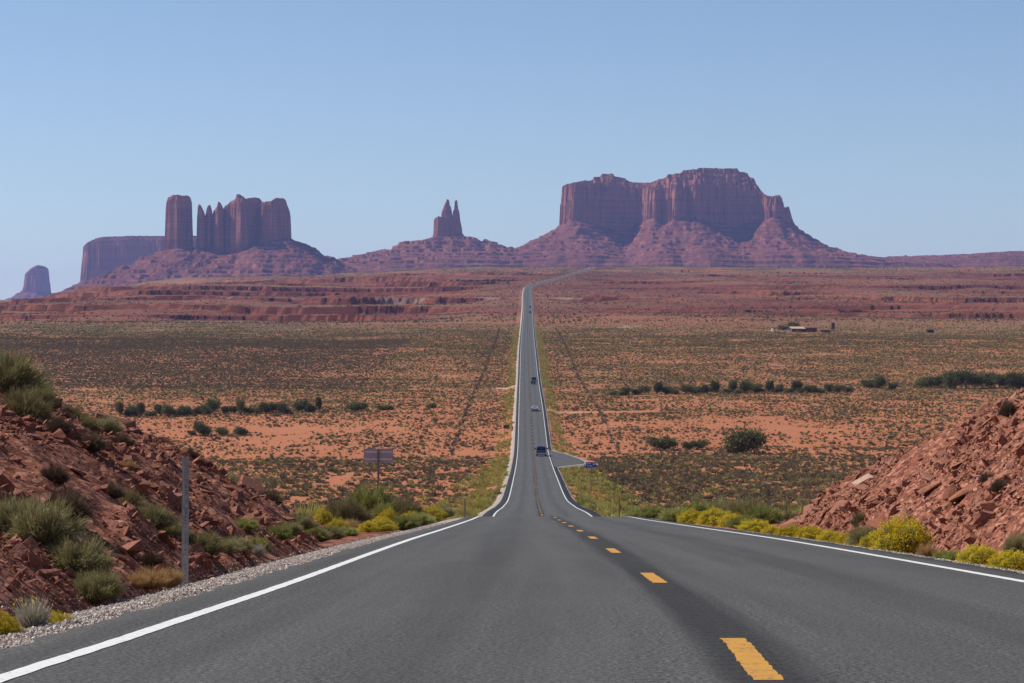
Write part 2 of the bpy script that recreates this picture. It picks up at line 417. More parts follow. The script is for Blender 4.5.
def row_list():
    r = list(np.arange(-60, 5, 5.0)) + list(np.arange(5, 30, .16)) + list(np.arange(30, 100, .3)) + list(np.arange(100, 300, 1.2))
    r += list(np.arange(300, 720, 2.2)) + list(np.arange(720, 1650, 4.5)) + list(np.arange(1650, 4300, 4.6)) + list(np.arange(4300, 5400, 8.0)) + list(np.geomspace(5400, 22000, 60))
    return np.array(r)

def make_ground():
    rows = row_list(); n = 620
    u = np.linspace(-1, 1, n); au = np.abs(u)
    D = rows[:, None] + 0 * u[None]
    Dm = np.maximum(D, 0)
    inner = .262 * Dm + 12; outer = 1.15 * Dm + 160
    t = np.clip((au - .84) / .16, 0, 1)
    X = np.sign(u) * (np.minimum(au, .84) / .84 * inner + (outer - inner) * t * t) + XC(np.minimum(D, 2500))
    X = np.clip(X, -23000, 23000)
    Z, mb = terrain(X, D)
    nr = len(rows)
    verts = np.stack([X, D, Z], -1).reshape(-1, 3)
    i = (np.arange(nr - 1)[:, None] * n + np.arange(n - 1)[None]).ravel()
    me = np_mesh('ground', verts, np.stack([i, i + 1, i + n + 1, i + n], 1), [M_GROUND], True)
    me.polygons.foreach_set('use_smooth', np.repeat(rows[:-1] < 1500, n - 1))
    s = X - XC(D); a = np.abs(s)
    zb = sstep(5.0, 5.3, a) * (1 - sstep(22, 34, a)) * (1 - sstep(80, 96, D + 6 * perlin(X / 4, D / 6, 58)))
    red = sstep(1560, 1900, D + 140 * fbm(X / 200, D / 200, 51, 4)) * np.clip(.85 + .8 * fbm(X / 300, D / 400, 52, 4), 0, 1) * (1 - .65 * sstep(3900, 4700, D))
    veg = sstep(600, 900, D) * .42 + sstep(1350, 1700, D) * .13 - .16 * red + .08 * sstep(4000, 4600, D) + .2 * sstep(60, 150, D)
    veg = veg + .25 * fbm(X / 400, D / 300, 53, 3) * sstep(1000, 1600, D)
    # bare dirt: side tracks, pull-outs, pale graded patch, yard of the ranch
    def line(x0, d0, x1, d1, w):
        vx, vd = x1 - x0, d1 - d0; q = np.clip(((X - x0) * vx + (D - d0) * vd) / (vx * vx + vd * vd), 0, 1)
        return 1 - sstep(w * .6, w, np.hypot(X - x0 - q * vx, (D - d0 - q * vd)))
    tr = np.zeros_like(X)
    tr = np.maximum(tr, line(11, 738, 26, 742, 3.2) * .7); tr = np.maximum(tr, line(26, 742, 75, 766, 2.2) * .3)
    tr = np.maximum(tr, line(1.0, 903, -4, 907, 7)); tr = np.maximum(tr, line(15, 508, 30, 516, 6) * .7)
    tr = np.maximum(tr, line(-330, 2480, 330, 2470, 8) * .55)
    tr = np.maximum(tr, line(-70, 1560, 4, 1590, 5) * .7)
    tr = np.maximum(tr, line(75, 1590, 88, 1700, 9) * .5)
    tr = np.maximum(tr, line(180, 1560, 340, 1575, 14) * .35)
    zone = np.zeros((nr * n, 4), np.float32)
    zone[:, 0] = zb.ravel(); zone[:, 1] = np.clip(veg, 0, 1).ravel(); zone[:, 2] = np.clip(tr, 0, 1).ravel(); zone[:, 3] = np.clip(red, 0, 1).ravel()
    at_ = me.color_attributes.new('zone', 'FLOAT_COLOR', 'POINT'); at_.data.foreach_set('color', zone.ravel())
    tag(obj('ground', me), kind='structure')
make_ground()

# ------------------------------------------------------------------ road
RD = np.array(list(np.arange(-40, 6, 2.0)) + list(np.arange(6, 30, .03)) + list(np.arange(30, 130, .25)) + list(np.arange(130, 720, 2.0)) + list(np.arange(720, 5500, 8.0)))
def rumble(s, d):
    """milled centre rumble strip: shallow grooves every 0.3 m"""
    g = np.clip(np.cos(d / .30 * 2 * np.pi) * 1.6 - .35, 0, 1)
    return -.008 * g * (1 - sstep(.17, .22, np.abs(s))) * (1 - sstep(26, 30, d))
def strip(name, rows, offs, dz, mat, uv=True, smooth=True, wob=None, drop=None):
    D = rows[:, None] + 0 * offs[None]; S = offs[None] + 0 * D
    if wob is not None: S = S + wob(D, offs)
    X = XC(D) + S; Z = PR(D) + rumble(S, D) + dz * (1 + np.clip(D - 200, 0, 3000) / 800)
    if drop is not None: Z = Z + drop(S, D)
    n = len(offs); verts = np.stack([X, D, Z], -1).reshape(-1, 3)
    i = (np.arange(len(rows) - 1)[:, None] * n + np.arange(n - 1)[None]).ravel()
    f = np.stack([i, i + 1, i + n + 1, i + n], 1)
    me = np_mesh(name, verts, f, [mat], smooth)
    if uv:
        l = me.uv_layers.new(name='UVMap'); vi = f.ravel()
        l.data.foreach_set('uv', np.stack([S.ravel()[vi], D.ravel()[vi]], 1).astype(np.float32).ravel())
    return obj(name, me)
fine = list(np.arange(-.24, .245, .03))
offs = np.array([-RW - .12, -RW, -4.0, -3.6, -2.4, -1.2, -.5] + fine + [.5, 1.2, 2.4, 3.6, 4.0, RW, RW + .12])
ragged = lambda D, o: np.where(np.abs(o) > 4.0, .09 * perlin(D / .9, D * 0 + o * 3, 61) + np.sign(o) * .30 * sstep(100, 170, D), 0)
tag(strip('road', RD, offs, 0, M_ASPH, wob=ragged, drop=lambda S, D: np.where(np.abs(offs)[None] > RW + .05, -.20, 0) + 0 * S), kind='structure')
LW = 3.74
for sgn in (-1, 1):
    tag(strip('edge_line', RD, np.array([sgn * LW - .06, sgn * LW + .06]), .004, M_WHITE, uv=False,
          wob=lambda D, o: .008 * perlin(D / .35, D * 0 + o * 9, 62)), kind='structure')
d0 = 11.4 - 12.19
while d0 < 1500:
    seg = RD[(RD > d0) & (RD < d0 + 3.05)]
    rows = np.array([d0] + list(seg) + [d0 + 3.05])
    if d0 + 3 > 3:
        tag(strip('centre_dash', rows, np.array([-.075, -.045, -.015, .015, .045, .075]), .004, M_YELLOW, uv=False,
              wob=lambda D, o: .008 * perlin(D / .25, D * 0 + o * 30, 63)), kind='structure')
    d0 += 12.19
# gravel shoulders
SR = np.array(list(np.arange(-20, 6, 2.0)) + list(np.arange(6, 130, .3)) + list(np.arange(130, 720, 4.0)) + list(np.arange(720, 5400, 16.0)))
for sgn in (-1, 1):
    so = np.array([RW - .25, RW + .1, RW + .4, RW + .7, RW + 1.05, RW + 1.4] if sgn < 0 else [RW - .25, RW + .1, RW + .25, RW + .4, RW + .6, RW + .9]) * sgn
    if sgn < 0: so = so[::-1]
    tag(strip('road_shoulder', SR, so, 0, M_GRAVEL, uv=False,
          wob=lambda D, o: np.where(np.abs(o) > 4.5, .2 * perlin(D / 2.5, D * 0 + o * 3, 64), 0),
          drop=lambda S, D: -.045 - .16 * np.clip((np.abs(S) - RW - .3), 0, None) ** 1.2 - .35 * sstep(1.05 if sgn < 0 else .5, 1.4 if sgn < 0 else .9, np.abs(S) - RW)), kind='structure')
# paved turn-off on the right
def side_road():
    dd = [472, 480, 488, 497, 508, 520, 533, 547, 560, 580]; ww = [4.0, 5.6, 8.2, 11.2, 11.6, 11.2, 10.4, 9.2, 7.6, 4.0]
    for nm, dz, mat, gr in (('turnout_gravel', -.075, M_GRAVEL, 1.1), ('side_road', .012, M_ASPH, 0)):
        rows = np.arange(472 - gr, 580 + gr, 1.5); n = 10
        smax = 4.2 + np.interp(rows, dd, ww) - 4.0 + gr * (1 + .15 * perlin(rows / 3, rows * 0, 65)); t = np.linspace(0, 1, n)
        S = 4.05 + (smax[:, None] - 4.05) * t[None]; Dg = rows[:, None] + 0 * S
        Z = PR(Dg) + dz - .008 * (S - 4); Z[:, -1] -= .9; S[:, -1] += .4
        S = np.concatenate([S], 1)
        verts = np.stack([XC(Dg) + S, Dg, Z], -1).reshape(-1, 3)
        i = (np.arange(len(rows) - 1)[:, None] * n + np.arange(n - 1)[None]).ravel(); f = np.stack([i, i + 1, i + n + 1, i + n], 1)
        me = np_mesh(nm, verts, f, [mat], True); l = me.uv_layers.new(name='UVMap')
        l.data.foreach_set('uv', np.stack([S.ravel()[f.ravel()] + 1.2, Dg.ravel()[f.ravel()]], 1).astype(np.float32).ravel())
        tag(obj(nm, me), kind='structure')
side_road()

# ------------------------------------------------------------------ buttes and mesas (terrain)
def poly_sd(X, Y, pts):
    pts = np.array(pts, float); d2 = np.full(X.shape, 1e18); ins = np.zeros(X.shape, bool)
    for i in range(len(pts)):
        a = pts[i]; b = pts[(i + 1) % len(pts)]; e = b - a
        t = np.clip(((X - a[0]) * e[0] + (Y - a[1]) * e[1]) / (e @ e), 0, 1)
        d2 = np.minimum(d2, (X - a[0] - t * e[0]) ** 2 + (Y - a[1] - t * e[1]) ** 2)
        cond = (a[1] > Y) != (b[1] > Y)
        ins ^= cond & (X < (b[0] - a[0]) * (Y - a[1]) / (b[1] - a[1] + 1e-12) + a[0])
    return np.where(ins, 1, -1) * np.sqrt(d2)

def butte(name, D, blocks, basep, fe, xr, yr, res, zmin, seed, flute=(9, 26), ter=(17, .30), fan=.15, ledge=6.0):
    """blocks: (plan polygon [(px, metres behind D)], top profile [(px,py)], rim drop in px [(px,dpy)], cap width m)"""
    k_ = D / F
    xs = np.arange((xr[0] - CX) * k_, (xr[1] - CX) * k_, res); ys = np.arange(yr[0], yr[1], res)
    X, Y = np.meshgrid(xs, ys)
    toz = lambda p: (CY - p) * k_
    prof = lambda pts, X: np.interp(X, [(a - CX) * k_ for a, b in pts], [toz(b) for a, b in pts])
    B = prof(basep, X)
    crk = np.exp(-(perlin(X / (flute[1] * 1.3), Y / (flute[1] * 1.3), seed + 14) / .07) ** 2)
    fl = -flute[0] * .8 * crk + flute[0] * 1.0 * perlin(X / (flute[1] * 2.7), Y / (flute[1] * 2.7), seed + 12) + flute[0] * (.75 - 1.7 * np.abs(perlin(X / flute[1], Y / flute[1], seed))) + flute[0] * .45 * perlin(X / (flute[1] * .33), Y / (flute[1] * .33), seed + 1)
    E = np.full(X.shape, 1e9); Hc = np.full(X.shape, -1e9)
    for poly, top, rim, capw in blocks:
        pm = [((a - CX) * k_, b) for a, b in poly]
        sd0 = poly_sd(X, Y, pm); sd = sd0 + fl + (1.5 if ledge < 2 else 0)
        E = np.minimum(E, np.maximum(-sd0, 0))
        T = prof(top, X) + 3.0 + 2.5 * perlin(X / 14, Y / 14, seed + 2)
        Rm = T - np.interp(X, [(a - CX) * k_ for a, b in rim], [b * k_ for a, b in rim])
        cl = .50 * sstep(0, res * 1.2, sd) + .07 * sstep(2, 8, sd) + .43 * sstep(ledge * (1 + .6 * perlin(X / 40, Y / 40, seed + 5)), ledge * 1.2 + res * 1.3, sd)
        q = np.clip((sd - ledge * 1.5) / (capw * .8), 0, 1); q = .85 * (np.floor(q * 3) + sstep(.72, .95, q * 3 - np.floor(q * 3))) / 3 + .15 * q
        h = B + (Rm - B) * cl + (T - Rm) * np.clip(q, 0, 1)
        Hc = np.where(sd > 0, np.maximum(Hc, h), Hc)
    rib = np.abs(perlin(X / 70 + .3 * perlin(X / 30, Y / 30, seed + 3), Y / 160, seed + 4)); rib2 = fbm(X / 28, Y / 40, seed + 6, 4)
    env = np.clip(E / 60, 0, 1) * np.clip(1.3 - E / 700, .3, 1)
    f = np.interp(E, [a for a, b in fe], [b for a, b in fe]) + np.clip(E - 620, 0, None) * .55
    Ht = B + fan * 60 * (fbm(X / 60, Y / 60, seed + 7, 3)) * np.exp(-E / 40) - f + env * (22 * (.32 - rib) + 9 * rib2)
    q = (Ht + 7 * fbm(X / 300, Y / 300, seed + 8, 2)) / ter[0]; fq = q - np.floor(q)
    st = np.floor(q) + .3 * fq + .7 * sstep(.82, .95, fq)
    Ht = Ht + (st - q) * ter[0] * np.clip(ter[1] + .8 * fbm(X / 120, Y / 120, seed + 9, 2), 0, 1)
    Z = np.maximum(Ht, Hc)
    ny, nx = X.shape
    verts = np.stack([X, Y + D, Z], -1).reshape(-1, 3)
    i = (np.arange(ny - 1)[:, None] * nx + np.arange(nx - 1)[None]).ravel()
    f4 = np.stack([i, i + 1, i + nx + 1, i + nx], 1)
    keep = Z.ravel()[f4].max(1) > zmin; f4 = f4[keep]
    used = np.unique(f4); remap = np.full(len(verts), -1, np.int64); remap[used] = np.arange(len(used))
    me = np_mesh(name, verts[used], remap[f4], [M_BUTTE], False)
    return tag(obj(name, me), kind='structure')

butte('mesa', 8500, [
    ([(562, 120), (573, -14), (594, 14), (606, 75), (628, 84), (640, 84), (654, -14), (663, 12), (673, -66), (682, -50), (688, -4), (697, -52), (706, -16), (718, 52), (748, 78), (762, 80), (773, 14), (786, 50), (799, 150), (797, 430), (700, 500), (610, 470), (565, 330)],
     [(560, 184), (564, 183), (569, 181), (582, 179.5), (590, 178.8), (594, 178), (595.5, 175), (602, 174.4), (603.5, 171.6), (615, 171.4), (616.5, 174), (627, 175.5), (629, 178), (636, 180), (648, 181), (655, 180.2), (660, 178), (668, 177), (669.5, 173.6), (683, 172.6), (685, 169.4), (699, 168.4), (701, 166.4), (722, 166.4), (741, 166), (743, 169), (752, 170.5), (754, 174.5), (759, 176.5), (761, 181.5), (766, 189), (770, 193.5), (776, 194.5), (782, 192.5), (785, 199), (788, 205), (791, 205), (793, 203.5), (796, 213), (800, 222)],
     [(560, 1), (585, 4), (606, 10), (625, 9), (640, 6), (655, 9), (690, 17), (740, 20), (757, 14), (765, 4), (800, 1)], 95)],
    [(500, 224), (563, 222), (580, 219), (600, 222), (622, 229), (640, 222), (655, 218), (668, 222), (692, 216), (715, 221), (735, 224), (755, 220), (780, 217), (797, 222), (860, 226)],
    [(0, 0), (70, 50), (190, 98), (380, 126), (700, 158), (1400, 200)], (440, 1010), (-1080, 640), 3.6, 130, 101, fan=.3)
butte('spire_butte', 8450, [
    ([(433.5, 10), (438, -12), (445, -4), (447, 24), (445, 66), (435, 56)], [(434, 219), (438, 217), (441, 218), (444, 215)], [(430, 0), (470, 0)], 6),
    ([(440.5, 14), (446, -8), (452.5, 8), (452, 52), (442, 50)], [(440, 220), (441.5, 211), (443.4, 208), (444.2, 204.5), (445.8, 203.5), (446.3, 200.5), (448.8, 200.5), (449.5, 206), (451, 208), (452.2, 216)], [(430, 0), (470, 0)], 6),
    ([(447, 10), (453, -6), (459, 4), (461.5, 26), (457, 56), (448, 50)], [(447, 221), (452.4, 217), (453, 212), (454.1, 211), (454.5, 201.5), (457.2, 201), (457.8, 209), (459.2, 212), (460, 220), (461.5, 227)], [(430, 0), (470, 0)], 6)],
    [(300, 240), (434, 236), (446, 234), (460, 233), (560, 238)],
    [(0, 0), (30, 13), (60, 19), (127, 27), (150, 40), (190, 50), (380, 84), (700, 120), (1200, 170)], (310, 580), (-960, 380), 2.1, 130, 131, flute=(2.4, 14), ter=(17, .55), fan=.06, ledge=.3)
butte('butte', 7500, [
    ([(163.5, 44), (171, -2), (178.5, -30), (181, 4), (189, 34), (190, 66), (178, 90), (165, 66)], [(163, 200), (166, 197.5), (172, 196), (186, 196), (189, 198)], [(160, 1), (190, 1)], 12),
    ([(195.5, 42), (201, -8), (204, 20), (203, 60), (196, 56)], [(195, 212), (196.2, 206), (198.5, 204.5), (199.6, 207), (201, 210), (202.4, 213), (203.5, 219)], [(190, 0), (290, 0)], 5),
    ([(204, 44), (208.6, 4), (211, 34), (210, 62), (204.5, 58)], [(203.5, 215), (205, 208), (206, 206), (208.6, 205.5), (209.6, 209), (211, 215)], [(190, 0), (290, 0)], 5),
    ([(210.5, 40), (218, -12), (222, 8), (223, 64), (212, 66)], [(210, 213), (214, 209), (217, 206), (218.3, 202.5), (220, 206), (222, 210)], [(190, 0), (290, 0)], 6),
    ([(220.5, 66), (227, 16), (229, 20), (234, -26), (236.5, -22), (243, -60), (247, -46), (248.5, 40), (257, 62), (263, 4), (273, -8), (288, 66), (282, 130), (235, 140), (223, 80)],
     [(220, 207), (224, 204.5), (229, 202), (233, 200.5), (236, 199), (237, 195), (239.5, 195.5), (242, 199), (247, 198), (251, 197), (256, 197.5), (259, 201.5), (264, 202), (270, 202), (274, 199), (280, 197.5), (283, 199), (285, 204), (288, 210)],
     [(220, 1), (236, 2), (247, 3), (290, 1)], 22)],
    [(60, 250), (165, 249), (190, 247), (205, 246), (225, 251), (240, 254), (252, 246), (268, 239), (288, 237), (380, 244)],
    [(0, 0), (40, 14), (100, 42), (200, 84), (352, 145), (600, 205), (1000, 260)], (20, 420), (-960, 400), 2.4, 100, 151, flute=(4, 18), ter=(17, .32), fan=.2, ledge=.8)
butte('distant_mesa', 10600, [
    ([(78, 90), (84, 20), (100, 0), (112, 30), (130, 10), (150, 40), (172, 20), (205, 60), (230, 90), (228, 500), (90, 480)],
     [(77, 248), (80, 243), (85, 240), (92, 238.5), (104, 236.5), (130, 235.8), (230, 235.5)], [(77, 3), (92, 4), (230, 5)], 60)],
    [(40, 281), (78, 280), (100, 279), (115, 277), (140, 273), (230, 268)], [(0, 0), (103, 68), (300, 130), (700, 190)], (30, 260), (-700, 540), 4.5, 120, 171, flute=(8, 34))
butte('distant_butte', 14000, [
    ([(20, 40), (26, 0), (36, -10), (44, 30), (47, 80), (44, 180), (24, 180)],
     [(19, 278), (22, 274), (27, 271), (30, 268.5), (34, 266.5), (37, 265.5), (42, 267), (45, 267.5), (47, 272), (48, 278)], [(19, 2), (30, 3), (48, 2)], 25)],
    [(0, 291), (20, 291), (47, 291.5), (70, 292)], [(0, 0), (70, 42), (130, 75), (400, 220), (700, 300)], (-60, 120), (-350, 450), 5.5, 140, 191, flute=(10, 40))
butte('low_ridge', 9400, [
    ([(975, 60), (1000, 20), (1100, 20), (1300, 60), (1300, 300), (980, 240)], [(970, 254.5), (985, 253), (1000, 252.5), (1015, 251.5), (1300, 250)], [(970, 0), (1300, 0)], 40)],
    [(830, 258), (880, 256.5), (930, 257), (975, 255.5), (1040, 254), (1300, 253)], [(0, 0), (120, 3), (400, 7), (700, 40), (1200, 90)], (800, 1330), (-1000, 700), 6.0, 130, 211, fan=.05, ter=(8, .5))

# ------------------------------------------------------------------ rocks and gravel
def hull_proto(n, dims, seed):
    r = np.random.default_rng(seed); b = bmesh.new()
    p = r.uniform(-1, 1, (n, 3)); p /= np.maximum(np.abs(p).max(1, keepdims=True), .01) ** .75
    for q in p * np.array(dims): b.verts.new(q)
    res = bmesh.ops.convex_hull(b, input=b.verts[:])
    for v in [e for e in res['geom_interior'] if isinstance(e, bmesh.types.BMVert)]: b.verts.remove(v)
    bmesh.ops.triangulate(b, faces=b.faces[:]); b.verts.index_update()
    V = np.array([v.co[:] for v in b.verts]); Fc = np.array([[v.index for v in f.verts] for f in b.faces]); b.free()
    used = np.unique(Fc); rm = np.full(len(V), -1); rm[used] = np.arange(len(used))
    return V[used], rm[Fc]

def rotmats(rx, ry, rz):
    cx, sx, cy, sy, cz, sz = np.cos(rx), np.sin(rx), np.cos(ry), np.sin(ry), np.cos(rz), np.sin(rz)
    o = np.zeros_like(rx); i = o + 1
    A = np.stack([np.stack([i, o, o], -1), np.stack([o, cx, -sx], -1), np.stack([o, sx, cx], -1)], -2)
    B = np.stack([np.stack([cy, o, sy], -1), np.stack([o, i, o], -1), np.stack([-sy, o, cy], -1)], -2)
    Cm = np.stack([np.stack([cz, -sz, o], -1), np.stack([sz, cz, o], -1), np.stack([o, o, i], -1)], -2)
    return Cm @ B @ A

def scatter_mesh(name, protos, pts, sc, rots, pid, mat):
    Vs, Fs, off = [], [], 0
    for k_, (V, Fc) in enumerate(protos):
        m = pid == k_
        if not m.any(): continue
        T = np.einsum('nij,vj->nvi', rots[m], V) * sc[m][:, None, None] + pts[m][:, None]
        n = len(T); Vs.append(T.reshape(-1, 3))
        Fs.append((Fc[None] + (np.arange(n) * len(V))[:, None, None] + off).reshape(-1, 3)); off += n * len(V)
    return np_mesh(name, np.concatenate(Vs), np.concatenate(Fs), [mat], False)

rock_protos = [hull_proto(int(rng.integers(9, 15)), (1, rng.uniform(.55, .9), rng.uniform(.22, .6)), 300 + i) for i in range(16)]

def place_rocks(side, n, mat, label_single, label_group, stuff_label):
    d = rng.uniform(13 if side < 0 else 22, 88, n) if False else 13 + (88 - 13) * rng.beta(1.1, 1.6, n)
    if side > 0: d = 22 + (88 - 22) * rng.beta(1.2, 1.4, n)
    s = side * (5.2 + rng.uniform(0, 1, n) ** .9 * 9.0)
    x = XC(d) + s; z, mb = terrain(x, d)
    hb, _ = bank(s, d)
    dens = np.clip(fbm(x / 2.2, d / 3.0, 71, 3) * 1.9 + .62, .06, 1) * sstep(.01, .12, hb) * (1 - .75 * (hb > .93 * (CAP_L(d) if side < 0 else CAP_R(d))))
    keep = (rng.uniform(0, 1, n) < dens) & (np.abs(x / d) < .25)
    x, d, z, s, hb = x[keep], d[keep], z[keep], s[keep], hb[keep]; n = len(x)
    size = np.clip(.018 * rng.pareto(2.2, n) + .015, .015, .15) * (1.05 if side < 0 else 1.2)
    pid = rng.integers(0, len(rock_protos), n)
    # slabs dip with the slope
    tilt = side * -.62
    rots = rotmats(rng.normal(0, .35, n), tilt + rng.normal(0, .35, n), rng.uniform(-.6, .6, n) + rng.integers(0, 2, n) * np.pi)
    pts = np.stack([x, d, z + size * .15], -1)
    big = np.argsort(-size / d)[:140]
    rest = np.ones(n, bool); rest[big] = False
    me = scatter_mesh('loose_rock', rock_protos, pts[rest], size[rest], rots[rest], pid[rest], mat)
    tag(obj('loose_rock', me), stuff_label, 'loose rock', kind='stuff')
    mes = [np_mesh('rock', V, Fc, [mat], False) for V, Fc in rock_protos]
    for i in big:
        o = bpy.data.objects.new('rock', mes[pid[i]]); COL.objects.link(o)
        o.matrix_world = Matrix.Translation(pts[i]) @ Matrix(rots[i].tolist()).to_4x4() @ Matrix.Scale(size[i], 4)
        tag(o, label_single, 'rock', label_group)
place_rocks(-1, 115000, M_ROCK_DARK, 'angular dark red rock lying on the rubble slope left of the road', 'rocks on the left road cut', 'small dark red broken rock covering the left road cut slope')
place_rocks(1, 115000, M_ROCK, 'angular red sandstone rock lying on the rubble slope right of the road', 'rocks on the right road cut', 'small red broken sandstone covering the right road cut slope')

def boulder(px, d, dims, rot, mat, label, seed, dz=0.0, n=16):
    V, Fc = hull_proto(n, dims, seed)
    me = np_mesh('boulder', V, Fc, [mat], False); x = at(px, d)
    o = obj('boulder', me, loc=(x, d, ground_z(x, d) + dims[2] * .35 + dz)); o.rotation_euler = rot
    return tag(o, label, 'boulder')
boulder(250, 63, (.42, .5, .40), (.1, .3, .4), M_ROCK, 'upright red boulder at the far low end of the left bank', 401)
boulder(50, 42, (.26, .25, .20), (0, .2, .3), M_ROCK, 'rounded red boulder on the crest of the left bank beside the large sagebrush', 402, .05)
boulder(97, 46, (.42, .4, .16), (.05, .15, .2), M_ROCK_DARK, 'dark flat slab jutting from the left bank crest, nearest of the ledge', 403, .05)
boulder(118, 48, (.50, .5, .17), (.02, .22, .1), M_ROCK_DARK, 'long dark slab jutting from the middle of the left bank crest', 404, .05)
boulder(130, 49.5, (.34, .4, .20), (.1, .3, -.2), M_ROCK_DARK, 'blocky dark rock at the right end of the ledge on the left bank crest', 405, .02)
boulder(128, 21.2, (.22, .15, .05), (0, .05, .2), M_ROCK, 'flat reddish slab lying at the gravel edge below the big sagebrush', 406, .0)
boulder(192, 25.2, (.09, .09, .07), (0, .1, .2), M_ROCK, 'small rounded red stone beside the steel post on the gravel', 407, .0)
boulder(868, 57, (.34, .26, .26), (.1, -.3, .3), rockstone('pale_stone', (.36, .20, .14), (.44, .27, .2), (.50, .36, .29)), 'pale pinkish boulder near the low end of the right bank', 408)
boulder(790, 70, (.4, .6, .28), (.1, -.5, .2), M_ROCK, 'big red outcrop at the far low tip of the right bank', 409)
boulder(812, 66, (.4, .5, .22), (.1, -.5, .1), M_ROCK, 'wide tilted red outcrop slab behind the tip of the right bank', 410)
for i, (px, d, a, lb) in enumerate([(842, 56, .55, 'broad tilted slab low on the right bank above the yellow brush'), (900, 50, .5, 'tilted red slab with a shadowed overhang in the middle of the right bank'),
        (930, 46, .45, 'smooth orange slab face on the middle right bank above the round yellow bush'), (962, 42, .5, 'long red slab lying along the upper right bank'),
        (1000, 40, .42, 'dark edged red slab near the right picture edge on the bank'), (880, 47.5, .36, 'blocky red slab directly above the round yellow bush on the right bank'), (985, 37, .40, 'wide red slab low on the right bank above the two yellow bushes')]):
    boulder(px, d, (a * .6, a * .5, a * .2), (rng.normal(0, .12), -.55 + rng.normal(0, .12), rng.normal(0, .4)), M_ROCK, lb, 420 + i)

gp = [hull_proto(8, (1, .8, .6), 500 + i) for i in range(8)]
def gravel():
    P_, S_ = [], []
    for side, n, d0, d1 in ((-1, 52000, 10, 95), (1, 12000, 18, 95)):
        d = d0 + (d1 - d0) * rng.beta(.9, 2.4, n); s = side * (RW + .02 + np.clip(np.abs(rng.normal(.22 if side > 0 else .5, .28, n)), 0, 1.1))
        x = XC(d) + s; zs = PR(d) - .045 - .16 * np.clip(np.abs(s) - RW - .3, 0, None) ** 1.2
        zt, _ = terrain(x, d); z = np.maximum(zs, zt)
        P_.append(np.stack([x, d, z + .004], -1)); S_.append(np.clip(rng.lognormal(-4.75, .42, n), .005, .028))
    P_ = np.concatenate(P_); S_ = np.concatenate(S_); n = len(P_)
    me = scatter_mesh('gravel', gp, P_, S_, rotmats(rng.uniform(0, 6, n), rng.uniform(0, 6, n), rng.uniform(0, 6, n)), rng.integers(0, 8, n), M_STONE)
    tag(obj('gravel', me), 'loose pale grey gravel along both edges of the asphalt', 'gravel', kind='stuff')
gravel()

# ------------------------------------------------------------------ plants
def blade_mesh(name, n, Rr, H, width, mat, seed, upright=.0, inner=.55, lift=0.0, seg=2, droop=.12, lo=.55, mats=None):
    """a bush as many thin tapering leaves growing outward through a dome"""
    r = np.random.default_rng(seed)
    az = r.uniform(0, 2 * np.pi, n); ct = r.uniform(np.cos(R(84)), 1, n); ct = ct * (1 - upright) + upright * np.maximum(ct, r.uniform(.5, 1, n))
    stt = np.sqrt(1 - ct ** 2); ln = r.uniform(lo, 1.08, n) * (1 + .34 * perlin(az * 2.1 + seed, ct * 3.4, seed))
    tip = np.stack([np.cos(az) * stt * Rr * ln, np.sin(az) * stt * Rr * ln, lift + ct * H * ln], -1)
    br = Rr * .30 * np.sqrt(r.uniform(0, 1, n)); ba = az + r.normal(0, .6, n)
    base = np.stack([np.cos(ba) * br, np.sin(ba) * br, np.zeros(n)], -1)
    s0 = r.uniform(0, inner, n)[:, None]; st = base + (tip - base) * s0 ** .8
    dirv = tip - st; side = np.cross(dirv, r.normal(0, 1, (n, 3))); side /= np.linalg.norm(side, axis=1, keepdims=True) + 1e-9
    w = width * r.uniform(.6, 1.4, n)[:, None]
    if seg == 1:
        V = np.stack([st - side * w, st + side * w, tip], 1).reshape(-1, 3); Fc = np.arange(3 * n).reshape(-1, 3)
    else:
        mid = st + dirv * .55 + np.array([0, 0, 1]) * (np.linalg.norm(dirv, axis=1, keepdims=True) * droop) + r.normal(0, 1, (n, 3)) * Rr * .03
        V = np.stack([st - side * w * .6, st + side * w * .6, mid - side * w, mid + side * w, tip], 1).reshape(-1, 3)
        o = (np.arange(n) * 5)[:, None]
        Fc = np.concatenate([o + np.array([[0, 1, 3]]), o + np.array([[0, 3, 2]]), o + np.array([[2, 3, 4]])])
    return np_mesh(name, V, Fc, [mat], False)

def cluster_mesh(name, n, Rr, H, size, mat, seed, ctmin=.15, lift=0, lo=.9):
    """small flower heads spread over the upper surface of a dome"""
    r = np.random.default_rng(seed)
    az = r.uniform(0, 2 * np.pi, n); ct = r.uniform(ctmin, 1, n); stt = np.sqrt(1 - ct ** 2); ln = r.uniform(lo, 1.08, n) * (1 + .34 * perlin(az * 2.1 + seed, ct * 3.4, seed))
    c = np.stack([np.cos(az) * stt * Rr * ln, np.sin(az) * stt * Rr * ln, lift + ct * H * ln], -1)
    V, Fc = [], []
    for q in range(3):
        a = r.normal(0, 1, (n, 3)); a /= np.linalg.norm(a, axis=1, keepdims=True); b = np.cross(a, r.normal(0, 1, (n, 3))); b /= np.linalg.norm(b, axis=1, keepdims=True)
        s = size * r.uniform(.6, 1.3, n)[:, None]
        V.append(np.stack([c - a * s, c + a * s * .6 + b * s * .8, c + a * s * .6 - b * s * .8], 1).reshape(-1, 3)); Fc.append(np.arange(3 * n).reshape(-1, 3) + q * 3 * n)
    return np_mesh(name, np.concatenate(V), np.concatenate(Fc), [mat], False)

